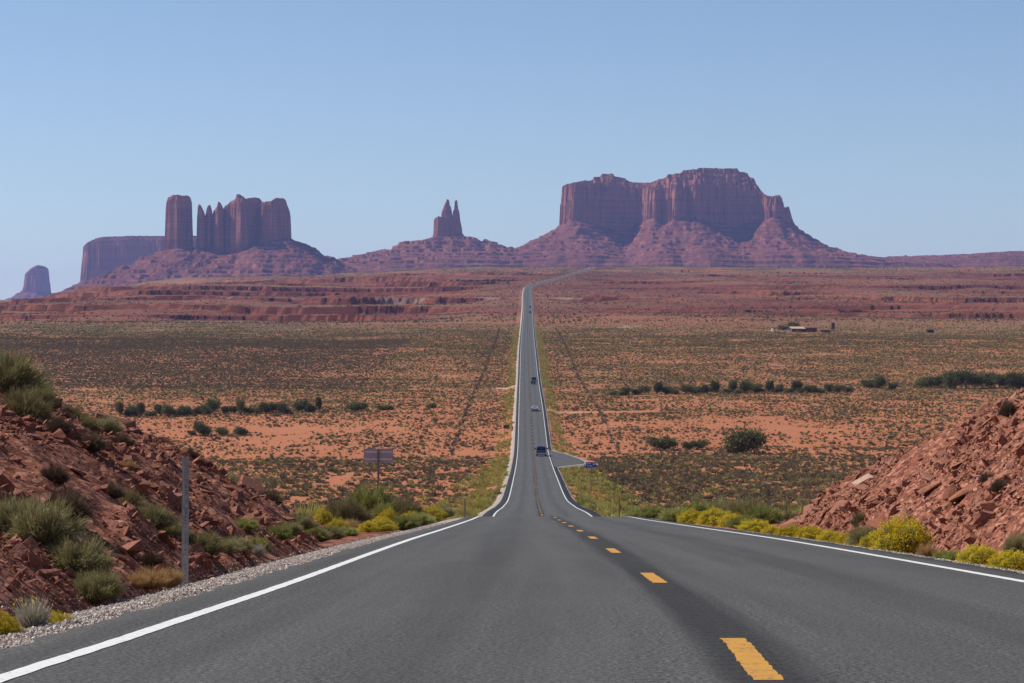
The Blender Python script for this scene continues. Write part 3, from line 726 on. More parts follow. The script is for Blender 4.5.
def stems_mesh(name, n, Rr, H, seed, rad=.006):
    r = np.random.default_rng(seed); b = BM()
    for i in range(n):
        a = r.uniform(0, 6.283); t = r.uniform(.1, 1.2); l = r.uniform(.5, .85)
        b.bar((r.normal(0, Rr * .06), r.normal(0, Rr * .06), -.05), (math.cos(a) * math.sin(t) * Rr * l, math.sin(a) * math.sin(t) * Rr * l, math.cos(t) * H * l), rad, 5, rad * .4)
    o = b.build(name, M_STEM); me = o.data; bpy.data.objects.remove(o); return me

# foreground prototypes: unit bushes (radius 1, height 1 scaled per copy)
def unit(kind, seed):
    d = {}
    if kind == 'sagebrush': d['foliage'] = blade_mesh('foliage', 9500, 1, 1, .006, M_SAGE, seed, .2, .93, lo=.4); d['stem'] = stems_mesh('stem', 26, 1, 1, seed, .014)
    if kind == 'olive_bush': d['foliage'] = blade_mesh('foliage', 8500, 1, 1, .007, M_OLIVE, seed, .15, .93, lo=.4); d['stem'] = stems_mesh('stem', 26, 1, 1, seed, .014)
    if kind == 'green_bush': d['foliage'] = blade_mesh('foliage', 7000, 1, 1, .009, M_GREEN, seed, .15, .9); d['stem'] = stems_mesh('stem', 20, 1, 1, seed, .014)
    if kind == 'rabbitbrush':
        d['foliage'] = blade_mesh('foliage', 5000, 1, .97, .008, M_YGREEN, seed, .0, .85, lo=.7); d['blossom'] = cluster_mesh('blossom', 4600, 1.02, 1.0, .024, M_BLOSSOM, seed, .05)
    if kind == 'dry_grass': d['foliage'] = blade_mesh('foliage', 3600, 1, 1, .0055, M_DRY, seed, .6, .5, droop=.05)
    if kind == 'brown_shrub': d['foliage'] = blade_mesh('foliage', 5500, 1, 1, .006, M_BROWN, seed, .1, .88); d['stem'] = stems_mesh('stem', 40, 1, 1, seed, .012)
    if kind == 'silver_plant':
        d['foliage'] = blade_mesh('foliage', 900, 1, 1, .014, M_PALE, seed, .55, .3, droop=.02); d['blossom'] = cluster_mesh('blossom', 22, .9, 1.0, .05, M_BLOSSOM, seed, .5)
    return d
UNITS = {}
def plant(kind, px, d, w, h, label, group=None, dz=0.0, rz=None, sink=.03):
    """w = width, h = height in metres"""
    key = (kind, random.randint(0, 2))
    if key not in UNITS: UNITS[key] = unit(kind, 600 + len(UNITS) * 7)
    x = at(px, d); c = float(XC(d)); s_ = x - c
    if d < 92: x = c + math.copysign(max(abs(s_), 4.75 + w * .28), s_)
    z = ground_z(x, d) + dz - sink
    if abs(x - c) < 5.9: z = max(z, float(PR(d)) - .10)
    o = empty(kind, (x, d, z), random.uniform(0, 6.28) if rz is None else rz, label, kind.replace('_', ' '), group)
    o.scale = (w / 2, w / 2, h)
    for nm, me in UNITS[key].items(): obj(nm, me, o)
    return o

PL = [
 # left bank
 ('sagebrush', 4, 40, 1.5, .85, 'largest olive sagebrush on the crest of the left bank at the picture edge'),
 ('sagebrush', 30, 41, 1.0, .55, 'sagebrush on the left bank crest just left of the rounded red boulder'),
 ('olive_bush', 22, 37, 1.0, .55, 'dark olive bush under the crest sagebrush on the left bank'),
 ('sagebrush', 38, 38.5, .7, .40, 'small sagebrush right below the crest on the left bank'),
 ('olive_bush', 72, 42, .75, .42, 'olive bush on the left bank crest behind the ledge slabs'),
 ('brown_shrub', 66, 45, .6, .35, 'reddish dry shrub on the left bank skyline'),
 ('olive_bush', 84, 41, .6, .36, 'ragged olive bush above the flat slabs of the left bank'),
 ('sagebrush', 106, 44, .7, .36, 'grey sagebrush below the dark ledge on the left bank'),
 ('brown_shrub', 90, 34, .55, .30, 'brown dead shrub alone on the upper left rubble slope'),
 ('brown_shrub', 58, 34, .42, .24, 'thin grey brown shrub on the rubble slope under the crest bushes'),
 ('brown_shrub', 122, 40, .45, .24, 'small brown shrub in the rubble left of the steel post top'),
 ('sagebrush', 40, 22.5, .85, .50, 'biggest grey green sagebrush at the foot of the left bank'),
 ('sagebrush', 76, 22.2, .75, .40, 'leaning sagebrush at the bank foot above the flat reddish slab'),
 ('sagebrush', 96, 21.6, .55, .30, 'low dark sagebrush touching the reddish slab by the gravel'),
 ('sagebrush', 12, 22.6, .6, .38, 'sagebrush half cut by the left picture edge'),
 ('brown_shrub', 66, 25.5, .65, .40, 'brownish shrub rising behind the biggest sagebrush'),
 ('brown_shrub', 54, 28, .40, .24, 'small brown shrub behind the brownish one on the left slope'),
 ('sagebrush', 148, 30, .75, .36, 'spreading sagebrush left of the steel post'),
 ('sagebrush', 170, 30.5, .60, .32, 'sagebrush directly behind the steel post'),
 ('sagebrush', 204, 30.5, .58, .34, 'round bright sagebrush right of the steel post'),
 ('olive_bush', 128, 31, .5, .30, 'brown tipped bush at the left end of the sagebrush row by the post'),
 ('brown_shrub', 152, 26.2, .40, .24, 'dry brown weed between the sagebrush and the dry grass by the post'),
 ('dry_grass', 150, 24.4, .50, .24, 'golden dry grass tuft left of the steel post'),
 ('dry_grass', 168, 25, .42, .22, 'golden dry grass tuft touching the steel post'),
 ('dry_grass', 136, 24, .34, .18, 'short dry grass at the left of the golden tufts'),
 ('silver_plant', 176, 25.3, .14, .22, 'small silvery weed right at the steel post'),
 ('silver_plant', 36, 16.8, .34, .27, 'silvery weed with a few yellow flowers at the lower left'),
 ('rabbitbrush', 2, 15.9, .26, .16, 'yellow flowering tuft in the lower left corner'),
 ('rabbitbrush', 62, 17.4, .30, .10, 'low yellow flowering mat right of the silvery weed'),
 ('sagebrush', 236, 34, .55, .24, 'low sagebrush along the gravel right of the bright round one'),
 ('green_bush', 254, 37, .55, .24, 'low green bush on the gravel edge past the sagebrush row'),
 ('silver_plant', 258, 36, .30, .26, 'tall silvery flowering weed on the gravel edge'),
 ('green_bush', 278, 41, .6, .26, 'green weed patch between the dark rubble and the gravel'),
 ('sagebrush', 300, 46, .7, .28, 'low grey green bush near the far end of the left bank'),
 ('olive_bush', 318, 51, .7, .26, 'low olive bush where the left bank ends'),
 ('olive_bush', 166, 54, .75, .45, 'tan grey bush on the skyline of the left bank behind the post'),
 ('olive_bush', 184, 57, .8, .42, 'olive bush on the bank skyline right above the post'),
 ('sagebrush', 204, 60, .9, .48, 'dark bush on the bank skyline right of the post'),
 ('sagebrush', 222, 63, .8, .40, 'last dark bush down the skyline of the left bank'),
 ('brown_shrub', 150, 52, .6, .34, 'brown shrub on the skyline left of the post'),
 ('brown_shrub', 192, 46, .45, .24, 'brown twiggy shrub high in the rubble right of the post'),
 ('brown_shrub', 110, 30, .40, .22, 'small brown twig bush in the middle of the left rubble'),
 ('dry_grass', 128, 36, .34, .20, 'pale dry tuft in the middle of the left rubble'),
 ('brown_shrub', 268, 62, .7, .34, 'brown shrub beside the upright boulder at the bank end'),
 # beyond the left bank
 ('olive_bush', 346, 84, 1.25, .75, 'dark green bush left of the tall yellow green bush'),
 ('rabbitbrush', 322, 78, .5, .45, 'orange yellow round tuft beside the dark green bush'),
 ('rabbitbrush', 338, 70, .50, .26, 'yellow flowering tuft below the dark green bush'),
 ('green_bush', 371, 97, 1.9, 1.15, 'tall yellow green bush in front of the sign back post'),
 ('green_bush', 384, 94, .9, .62, 'smaller green bush leaning on the tall yellow green bush'),
 ('olive_bush', 405, 104, 1.4, .8, 'dark olive bush right of the tall yellow green bush'),
 ('olive_bush', 424, 112, 1.3, .55, 'low dark green bush nearest the left edge line'),
 ('rabbitbrush', 381, 68, .65, .26, 'broad yellow flowering brush on the gravel edge'),
 ('rabbitbrush', 368, 66, .45, .20, 'small yellow tuft left of the broad yellow brush'),
 ('green_bush', 403, 72, .75, .32, 'bright green weed right of the broad yellow brush'),
 ('rabbitbrush', 388, 86, .55, .42, 'yellow topped bush under the tall green bush'),
 ('green_bush', 300, 64, .5, .28, 'pale green weed in the rubble end left of the green bushes'),
 # right verge
 ('rabbitbrush', 898, 40, .93, .50, 'large round yellow rabbitbrush at the foot of the right bank'),
 ('rabbitbrush', 970, 32.5, .55, .24, 'yellow rabbitbrush mound second from the right picture edge'),
 ('rabbitbrush', 1006, 30.2, .62, .22, 'yellow rabbitbrush cut by the right picture edge'),
 ('rabbitbrush', 985, 33.5, .40, .20, 'small yellow mound between the two right edge mounds'),
 ('sagebrush', 1018, 33, .45, .30, 'grey green sage at the right picture edge behind the yellow mounds'),
 ('sagebrush', 858, 44, .75, .38, 'spiky grey green bush left of the large round yellow bush'),
 ('rabbitbrush', 858, 42.5, .50, .22, 'yellow mound at the left side of the large round yellow bush'),
 ('rabbitbrush', 838, 46, .5, .20, 'low yellow mound under the spiky grey green bush'),
 ('rabbitbrush', 805, 52, .65, .26, 'yellow brush at the foot of the far part of the right bank'),
 ('rabbitbrush', 786, 56, .7, .24, 'yellow brush at the tip of the right bank'),
 ('rabbitbrush', 770, 60, .6, .20, 'flat yellow mound left of the bank tip'),
 ('dry_grass', 925, 36.5, .42, .22, 'dry straw tuft right of the large round yellow bush'),
 ('green_bush', 940, 35, .40, .14, 'low green weeds between the yellow mounds on the right'),
 ('brown_shrub', 912, 41, .45, .34, 'brown twig bush behind the large round yellow bush'),
 ('brown_shrub', 1008, 47, .40, .34, 'dark twiggy bush high on the right bank at the picture edge'),
 ('brown_shrub', 1000, 38, .40, .22, 'grey brown shrub half way up the right bank near the edge'),
 ('brown_shrub', 988, 42, .34, .2, 'small grey shrub in the upper right rubble'),
 ('brown_shrub', 942, 63, .9, .42, 'brown shrub on the skyline of the right bank'),
 ('brown_shrub', 926, 66, 1.0, .45, 'second brown shrub down the skyline of the right bank'),
 ('olive_bush', 860, 50, .40, .3, 'olive tuft on the rubble above the spiky grey green bush'),
 ('rabbitbrush', 691, 92, .75, .36, 'small yellow mound left end of the row past the right bank'),
 ('rabbitbrush', 716, 86, .95, .40, 'biggest yellow mound in the row past the right bank'),
 ('rabbitbrush', 733, 83, .75, .32, 'third yellow mound in the row past the right bank'),
 ('green_bush', 676, 100, 1.2, .45, 'light green bush left of the yellow mound row'),
 ('green_bush', 700, 104, 1.5, .75, 'light green bush behind the yellow mounds'),
 ('sagebrush', 724, 104, 1.7, .85, 'grey green bush behind the biggest yellow mound'),
 ('sagebrush', 745, 100, 1.6, .8, 'wide grey green bush right of the yellow mounds'),
 ('green_bush', 762, 92, 1.3, .55, 'pale green bush against the red tip of the right bank'),
 ('brown_shrub', 754, 78, .6, .3, 'brown weed between the yellow mounds and the red bank tip'),
 ('sagebrush', 226, 33, .5, .22, 'pale sagebrush low on the gravel edge, first right of the round bright one'),
 ('green_bush', 246, 38.5, .5, .2, 'small green weed half hidden behind the tall silvery weed'),
 ('sagebrush', 288, 44, .6, .24, 'grey green mound on the gravel edge right of the green weed patch'),
 ('green_bush', 312, 50, .7, .26, 'green mound on the gravel edge near the low end of the rubble'),
 ('sagebrush', 330, 55, .8, .3, 'pale sage where the gravel meets the end of the rubble'),
 ('dry_grass', 322, 52, .5, .24, 'straw tuft between the green mound and the pale sage at the rubble end'),
 ('green_bush', 346, 60, .7, .26, 'green weed on the gravel edge left of the yellow brush'),
 ('green_bush', 418, 84, .9, .34, 'bright green mound next to the gravel close to the dip'),
 ('rabbitbrush', 412, 92, .7, .3, 'yellow mound behind the bright green weed near the dip'),
 ('sagebrush', 440, 118, 1.2, .5, 'grey green bush nearest the dip left of the road'),
 ('rabbitbrush', 432, 112, .9, .4, 'yellow green mound beside the low dark green bush near the dip'),
 ('brown_shrub', 356, 88, 1.0, .5, 'brown shrub between the dark green bush and the tall yellow green bush'),
 ('dry_grass', 350, 72, .6, .3, 'dry grass in front of the dark green bush past the left bank'),
 ('rabbitbrush', 824, 48.5, .55, .22, 'yellow mound between the spiky bush and the far part of the right bank'),
 ('rabbitbrush', 845, 44.5, .45, .19, 'small bright yellow mound next to the spiky grey green bush'),
 ('rabbitbrush', 755, 66, .7, .24, 'pale yellow mound just left of the lowest red outcrop'),
 ('green_bush', 742, 74, .8, .30, 'green weed between the yellow mound row and the right bank tip'),
 ('dry_grass', 876, 41.5, .42, .2, 'straw coloured tuft left of the large round yellow bush'),
 ('green_bush', 955, 34, .4, .16, 'green weed left of the second yellow mound from the right'),
 ('green_bush', 655, 115, 1.2, .45, 'low green brush right of the thin right post'),
 ('green_bush', 640, 128, 1.2, .45, 'low green brush behind the thin right post'),
]
for k_, px, d, w, h, lb in PL: plant(k_, px, d, w * 1.05, h * (1.0 if d < 46 and px < 512 else 1.12), lb) if not (60 < d < 130) else plant(k_, px, d, w * 1.4, h * 1.4, lb)

# ------------------------------------------------------------------ desert scrub: nearest as single shrubs, the rest as ground cover
def scrub():
    n = 1500000
    d = np.sqrt(rng.uniform(96 ** 2, 1750 ** 2, n)); x = rng.uniform(-.275, .275, n) * d
    s = x - XC(d); a = np.abs(s)
    pn = fbm(x / 45, d / 70, 81, 4); pl = fbm(x / 220, d / 260, 82, 3)
    dens = .46 + 1.0 * pn + .55 * fbm(x / 9, d / 16, 85, 3)
    dens = np.where((d > 330) & (d < 545) & (x > 14) & (x < 130), dens + .38, dens)            # dark flat right of the road
    dens = np.where((d > 290) & (d < 420) & (x < -14), dens + .12, dens)
    dens = dens - .22 * np.exp(-((d - (580 + 18 * np.sin(x / 38))) / 34) ** 2)                  # bare sand of the wash
    dens = dens - .04 * np.exp(-((d - 640) / 30) ** 2) * (x < 0)
    dens = dens + .24 * sstep(620, 900, d)
    dens = np.where((d > 900) & (d < 1400) & (x < -70), dens + .30, dens)
    dens = np.where(d < 130, dens * .7, dens)
    vw = 4.6 - 2.6 * sstep(350, 700, d); verge = np.exp(-((a - 5.5 - vw * .5) / vw) ** 2) * (d > 105)
    dens = np.maximum(dens, verge * (.48 - .2 * sstep(400, 900, d)) * np.clip(.6 + 2.6 * fbm(x / 4, d / 7, 84, 3), 0, 1))
    dens[(a < 5.35)] = 0; dens[(d > 466) & (d < 586) & (s > 0) & (s < 6 + np.interp(d, [470, 488, 497, 520, 547, 580], [0, 5, 8, 8, 6, 0]))] = 0
    dens[(np.abs(d - 740) < 6) & (s > 0) & (s < 40)] = 0; dens[(np.abs(d - 905) < 9) & (s < 0) & (a < 13)] = 0
    keep = rng.uniform(0, 1, n) < np.clip(dens, 0, 1) * np.clip(.62 + d / 5000, 0, 1) * (1 - .8 * sstep(1350, 1750, d))
    x, d, a, verge, pl, s = x[keep], d[keep], a[keep], verge[keep], pl[keep], s[keep]; n = len(x)
    z = np.concatenate([terrain(x[i:i+50000], d[i:i+50000])[0] for i in range(0, n, 50000)])
    dk = (d > 900) & (d < 1420) & (x < -60)
    yg = (rng.uniform(0, 1, n) < verge * 1.1) | ~dk & (rng.uniform(0, 1, n) < .12 + .22 * sstep(500, 900, d) + .25 * np.clip(pl, 0, 1))
    size = np.clip(rng.lognormal(-.42, .44, n), .28, 2.0) * np.where(d < 250, .8, 1.0); size = size * (1 - .20 * sstep(450, 800, d)); size = np.where(yg, size * np.where(verge > .2, 1.25, .82), size)
    # prototypes
    far_dark = [blade_mesh('scrub_clump', 80, .82, 1.0, .085, M_SCRUB, 700 + i, .0, .6, seg=1) for i in range(5)]
    far_yel = [blade_mesh('grass_clump', 70, .85, 1.0, .08, M_YGREEN, 720 + i, .2, .6, seg=1) for i in range(3)]
    near_dark = [blade_mesh('foliage', 1100, .85, .95, .02, M_SCRUB if i else M_BROWN, 740 + i, .05, .75, seg=1) for i in range(4)]
    near_yel = [blade_mesh('foliage', 1100, .9, .95, .02, M_YGREEN if i else M_GREEN, 760 + i, .15, .75, seg=1) for i in range(4)]
    vis = np.abs(x / d) < .215
    order = np.argsort(-(size / d) * vis)[:280]
    single = np.zeros(n, bool); single[order] = True
    for i in order:
        o = obj('desert_shrub', (near_yel if yg[i] else near_dark)[int(rng.integers(0, 4))], loc=(x[i], d[i], z[i] - .05), rz=float(rng.uniform(0, 6.28)), scale=(size[i] * .62, size[i] * .62, size[i] * .62))
        side = 'left' if s[i] < 0 else 'right'
        if yg[i]: tag(o, f'yellow green brush growing on the sandy slope {side} of the road', 'shrub', f'yellow green brush {side} of the road')
        else: tag(o, f'dark brown desert shrub growing on the sandy slope {side} of the road', 'shrub', f'dark shrubs {side} of the road')
    # ground cover of the plain and (sparser) of the ledge country
    nf = 230000
    df = np.sqrt(rng.uniform(1750 ** 2, 5200 ** 2, nf)); xf = rng.uniform(-.27, .27, nf) * df
    okf = (np.abs(xf - XC(df)) > 9) & ((rng.uniform(0, 1, nf) < .45) | (df < 2050) | (df > 3900)) & (fbm(xf / 150, df / 150, 83, 3) > -.22); xf, df = xf[okf], df[okf]; nf = len(xf)
    zf = np.concatenate([terrain(xf[i:i+50000], df[i:i+50000])[0] for i in range(0, nf, 50000)])
    r = ~single
    X = np.concatenate([x[r], xf]); Y = np.concatenate([d[r], df]); Z = np.concatenate([z[r], zf]) - .06
    S = np.concatenate([size[r] * .62, rng.lognormal(-.22, .35, nf)])
    Y_ = np.concatenate([yg[r], rng.uniform(0, 1, nf) < .08])
    for nm, mk, protos, lb in (('desert_scrub', ~Y_, far_dark, 'dark low scrub dotting the red desert plain'), ('desert_grass', Y_, far_yel, 'yellow green grass and weeds along the verges and plain')):
        me = bpy.data.meshes.new(nm); m = int(mk.sum()); me.vertices.add(m)
        me.vertices.foreach_set('co', np.stack([X[mk], Y[mk], Z[mk]], -1).astype(np.float32).ravel())
        for an, vals in (('scl', S[mk]), ('rot', rng.uniform(0, 6.28, m))):
            at_ = me.attributes.new(an, 'FLOAT', 'POINT'); at_.data.foreach_set('value', vals.astype(np.float32))
        ai = me.attributes.new('pid', 'INT', 'POINT'); ai.data.foreach_set('value', rng.integers(0, len(protos), m).astype(np.int32))
        o = tag(obj(nm, me), lb, 'scrub' if nm == 'desert_scrub' else 'grass', kind='stuff')
        pc = bpy.data.collections.new(nm + '_shapes')
        for j, pm in enumerate(protos): pc.objects.link(bpy.data.objects.new(f'{nm}_shape_{j}', pm))
        g = bpy.data.node_groups.new(nm, 'GeometryNodeTree')
        g.interface.new_socket('Geometry', in_out='INPUT', socket_type='NodeSocketGeometry'); g.interface.new_socket('Geometry', in_out='OUTPUT', socket_type='NodeSocketGeometry')
        N = g.nodes; gi = N.new('NodeGroupInput'); go = N.new('NodeGroupOutput')
        ci = N.new('GeometryNodeCollectionInfo'); ci.inputs[0].default_value = pc; ci.inputs['Separate Children'].default_value = True; ci.inputs['Reset Children'].default_value = True
        ip = N.new('GeometryNodeInstanceOnPoints'); ip.inputs['Pick Instance'].default_value = True
        def named(a_, t):
            q = N.new('GeometryNodeInputNamedAttribute'); q.data_type = t; q.inputs[0].default_value = a_; return q.outputs[0]
        cmb = N.new('ShaderNodeCombineXYZ'); lk = g.links.new
        lk(gi.outputs[0], ip.inputs['Points']); lk(ci.outputs[0], ip.inputs['Instance']); lk(named('pid', 'INT'), ip.inputs['Instance Index'])
        lk(named('rot', 'FLOAT'), cmb.inputs[2]); lk(cmb.outputs[0], ip.inputs['Rotation']); lk(named('scl', 'FLOAT'), ip.inputs['Scale']); lk(ip.outputs[0], go.inputs[0])
        md = o.modifiers.new('scatter', 'NODES'); md.node_group = g
    print('scrub points', len(X))
scrub()

# ------------------------------------------------------------------ trees of the wash
def tree_proto(seed, n=3000):
    r = np.random.default_rng(seed); b = BM()
    b.bar((0, 0, -.1), (.03, .02, .25), .035, 7, .026); tips = []
    for i in range(9):
        a = i * .7 + r.uniform(-.3, .3); q = (math.cos(a) * r.uniform(.25, .75), math.sin(a) * r.uniform(.25, .75), r.uniform(.35, .85)); tips.append(q)
        b.bar((.0, .0, .05 + .12 * r.uniform()), q, .02, 5, .007)
    o = b.build('trunk', M_STEM); tm = o.data; bpy.data.objects.remove(o)
    tips = np.array(tips); V = []
    c = tips[r.integers(0, 9, n)] + r.normal(0, 1, (n, 3)) * np.array([.21, .21, .15]); c[:, 2] = np.abs(c[:, 2])
    d_ = r.normal(0, 1, (n, 3)) + np.array([0, 0, .8]); d_ /= np.linalg.norm(d_, axis=1, keepdims=True); e = np.cross(d_, r.normal(0, 1, (n, 3))); e /= np.linalg.norm(e, axis=1, keepdims=True)
    l = r.uniform(.06, .12, n)[:, None]
    V = np.stack([c - e * l * .35, c + e * l * .35, c + d_ * l * 1.5], 1).reshape(-1, 3)
    return tm, np_mesh('crown', V, np.arange(3 * n).reshape(-1, 3), [M_TAMARISK], False)
TP = [tree_proto(800 + i) for i in range(4)]
def tree(px, d, w, h, label, group=None, name='tamarisk_tree'):
    x = at(px, d); o = empty(name, (x, d, ground_z(x, d) - .15), random.uniform(0, 6.28), label, 'tree', group)
    o.scale = (w / 2 / .95, w / 2 / .95, h / .98); tm, cm = random.choice(TP); obj('trunk', tm, o); obj('crown', cm, o)
for i in range(26):
    t = i / 25; px = 118 + t * 202 + random.uniform(-3, 3); d = 712 + t * 22 + random.uniform(-5, 5)
    tree(px, d, random.uniform(2.4, 5.0), random.choice((1.6, 2.2, 2.9, 3.3, 4.3)), 'dark green tamarisk in the tree row on the plain left of the road', 'tamarisk row left of the road')
for i in range(34):
    t = i / 33; px = 613 + t * 232 + random.uniform(-3, 3); d = 842 + t * 30 + random.uniform(-6, 6)
    tree(px, d, random.uniform(2.8, 5.6), random.choice((1.5, 2.0, 2.6, 3.2, 4.2)), 'dark green tamarisk in the long tree row on the plain right of the road', 'tamarisk row right of the road')
for px, d, w, h in ((868, 905, 6, 3), (880, 900, 5, 4.2), (893, 898, 4, 2.4), (926, 905, 8, 4.2), (938, 908, 6, 4), (950, 900, 7, 6), (966, 902, 8, 6.5), (975, 905, 7, 5.4), (988, 910, 7, 5.6), (1000, 905, 7, 5.2), (1014, 902, 8, 6.5), (1023, 905, 8, 6.2), (1036, 905, 8, 6)):
    tree(px, d, w, h, 'dark tree standing in the loose group at the far right of the plain', 'trees at the far right of the plain')
tree(746, 566, 11.0, 5.4, 'big round dark green bush tree right of the blue sign')
tree(736, 569, 5.5, 3.2, 'low left lobe tree of the big round bush right of the blue sign')
tree(664, 588, 8.0, 3.1, 'flat wide green bush tree between the blue sign and the big round one')
tree(688, 592, 3.4, 2.0, 'small bush right of the flat wide green bush tree')
tree(699, 596, 5.0, 2.2, 'pale low bush between the two big bush trees')
tree(356, 742, 7, 2.6, 'dark low bush right after the left tamarisk row')
tree(386, 750, 6, 1.6, 'flat dark bush halfway between the left tamarisk row and the road')
tree(432, 762, 4, 1.7, 'small dark bush on the plain nearest the road at left')
tree(203, 640, 5.5, 3.2, 'round green bush below the left tamarisk row')
tree(222, 644, 4.0, 2.3, 'middle bush of the three below the left tamarisk row')
tree(240, 644, 4.2, 2.4, 'right bush of the three below the left tamarisk row')
tree(192, 642, 2.6, 1.4, 'smallest bush at the left of the three below the tamarisk row')

# ------------------------------------------------------------------ delineator posts and signs
M_GALV = simple('galvanised_steel', (.30, .31, .33), .45, .7, .25, 14, .5)
M_POST = simple('weathered_post', (.16, .155, .15), .7, .3, .25, 14)
M_ALU = simple('sign_back_metal', (.30, .28, .31), .5, .5, .12, 5, .4)
M_ALU2 = simple('sign_back_brace', (.46, .47, .54), .4, .4, .1, 5, .5)
M_BLUE = simple('blue_sign_face', (.02, .085, .40), .4, 0, .08, 6, .4)
M_SIGNW = simple('white_sign_sheet', (.75, .76, .78), .5, 0, .05, 6)
M_ORANGE = simple('orange_marker', (.55, .17, .03), .6, 0, .1, 6)
M_BROWN_S = simple('weathered_sign_back', (.09, .065, .07), .7, .2, .2, 6)
def post(px, d, h, label, mat):
    """U-channel steel post: two flanges, a perforated web"""
    x = at(px, d); b = BM(); z0 = ground_z(x, d)
    zs = float(PR(d)) - .10; z0 = max(z0, zs) if abs(x - float(XC(d))) < 5.6 else z0
    b.box(-.030, -.025, 0, .030, -.3, h); b.box(.025, .030, 0, .030, -.3, h)
    b.box(-.040, -.030, .026, .032, -.3, h); b.box(.030, .040, .026, .032, -.3, h)
    b.box(-.025, -.006, 0, .005, -.3, h); b.box(.006, .025, 0, .005, -.3, h)
    z = -.3
    while z < h - .03: b.box(-.006, .006, 0, .005, z, z + .026); z += .042
    o = b.build('delineator_post', mat); o.location = (x, d, z0); o.rotation_euler = (0, R(.4), R(18)); tag(o, label, 'post')
post(185.3, 26.6, 1.42, 'tall bare galvanised steel post on the left gravel shoulder', M_GALV)
post(619.5, 140, 1.30, 'dark thin post right of the road just before the dip', M_POST)
post(465, 137, 1.30, 'dark thin post left of the road just before the dip', M_POST)
post(581, 312, 1.25, 'distant thin post at the right shoulder below the blue sign', M_POST)
post(494.5, 312, 1.25, 'distant thin post at the left shoulder beyond the dip', M_POST)

def sign_back():
    d = 146; x = at(378.5, d); z = ground_z(x, d); top = (CY - 448.6) / F * d - z
    o = empty('road_sign', (x, d, z), R(-4), 'grey metal back of a wide road sign left of the road', 'road sign')
    b = BM().box(-.92, .92, 0, .006, top - .88, top, .0); b.build('sign_panel', M_ALU, o)
    for q in (.2, .66): BM().box(-.86, .86, -.035, -.002, top - q - .05, top - q + .05).build('brace', M_ALU2, o)
    BM().box(-.06, .06, -.12, -.038, -.4, top - .06).build('post', M_POST, o)
sign_back()
def blue_sign():
    d = 350; x = at(591, d); z = ground_z(x, d); top = (CY - 462.2) / F * d - z
    o = empty('information_sign', (x, d, z), R(4), 'small blue sign with white lettering and arrow by the turn-off', 'road sign')
    w, h = .78, .80
    p = BM().box(-w, w, 0, .02, top - h, top).build('sign_panel', M_BLUE, o)
    b = BM(); r = random.Random(3)
    for row, n in ((.22, 5), (.54, 7)):                                # two short lines of white lettering
        xx = -.62
        for i in range(n):
            zz = top - row; b.box(xx, xx + .025, -.008, -.003, zz - .08, zz + .08); b.box(xx + .025, xx + .075, -.008, -.003, zz + r.choice((-.08, -.01, .055)), zz + r.choice((.08, .082)) if False else zz + .08)
            xx += .115
    b.build('lettering', M_SIGNW, p)
    b = BM(); zc = top - .33
    b.prism([(0, 0)] * 0 or [(-.008, zc - .15), (-.003, zc - .15), (-.003, zc + .15), (-.008, zc + .15)], .36, .42)
    b.quad([(.28, -.008, zc + .05), (.66, -.008, zc + .05), (.66, -.008, zc + .12), (.28, -.008, zc + .12)]); b.quad([(.5, -.009, zc - .06), (.68, -.009, zc + .085), (.5, -.009, zc + .23), (.56, -.009, zc + .085)])
    b.build('arrow', M_SIGNW, p)
    for sx in (-.0,): BM().box(sx - .05, sx + .05, .025, .10, -.5, top - .05).build('post', M_POST, o)
blue_sign()
def far_sign():
    d = 652; x = at(506.4, d); z = ground_z(x, d); top = (CY - 425) / F * d - z; top = max(top, 1.6)
    o = empty('road_sign', (x, d, z), 0, 'dark distant back of a road sign left of the silver car', 'road sign')
    BM().box(-.85, .85, 0, .02, top - 1.0, top).build('sign_panel', M_BROWN_S, o)
    for q in (-.5, .5): BM().box(q - .05, q + .05, -.08, -.003, -.4, top - .1).build('post', M_POST, o)
far_sign()
def marker():
    d = 648; x = at(512.6, d); z = ground_z(x, d)
    o = empty('object_marker', (x, d, z), 0, 'narrow orange marker at the left road edge beside the dark distant sign', 'marker')
    BM().box(-.18, .18, 0, .02, .6, 1.7, .0).build('marker_panel', M_ORANGE, o); BM().box(-.04, .04, .023, .06, -.3, 1.6).build('post', M_POST, o)
marker()

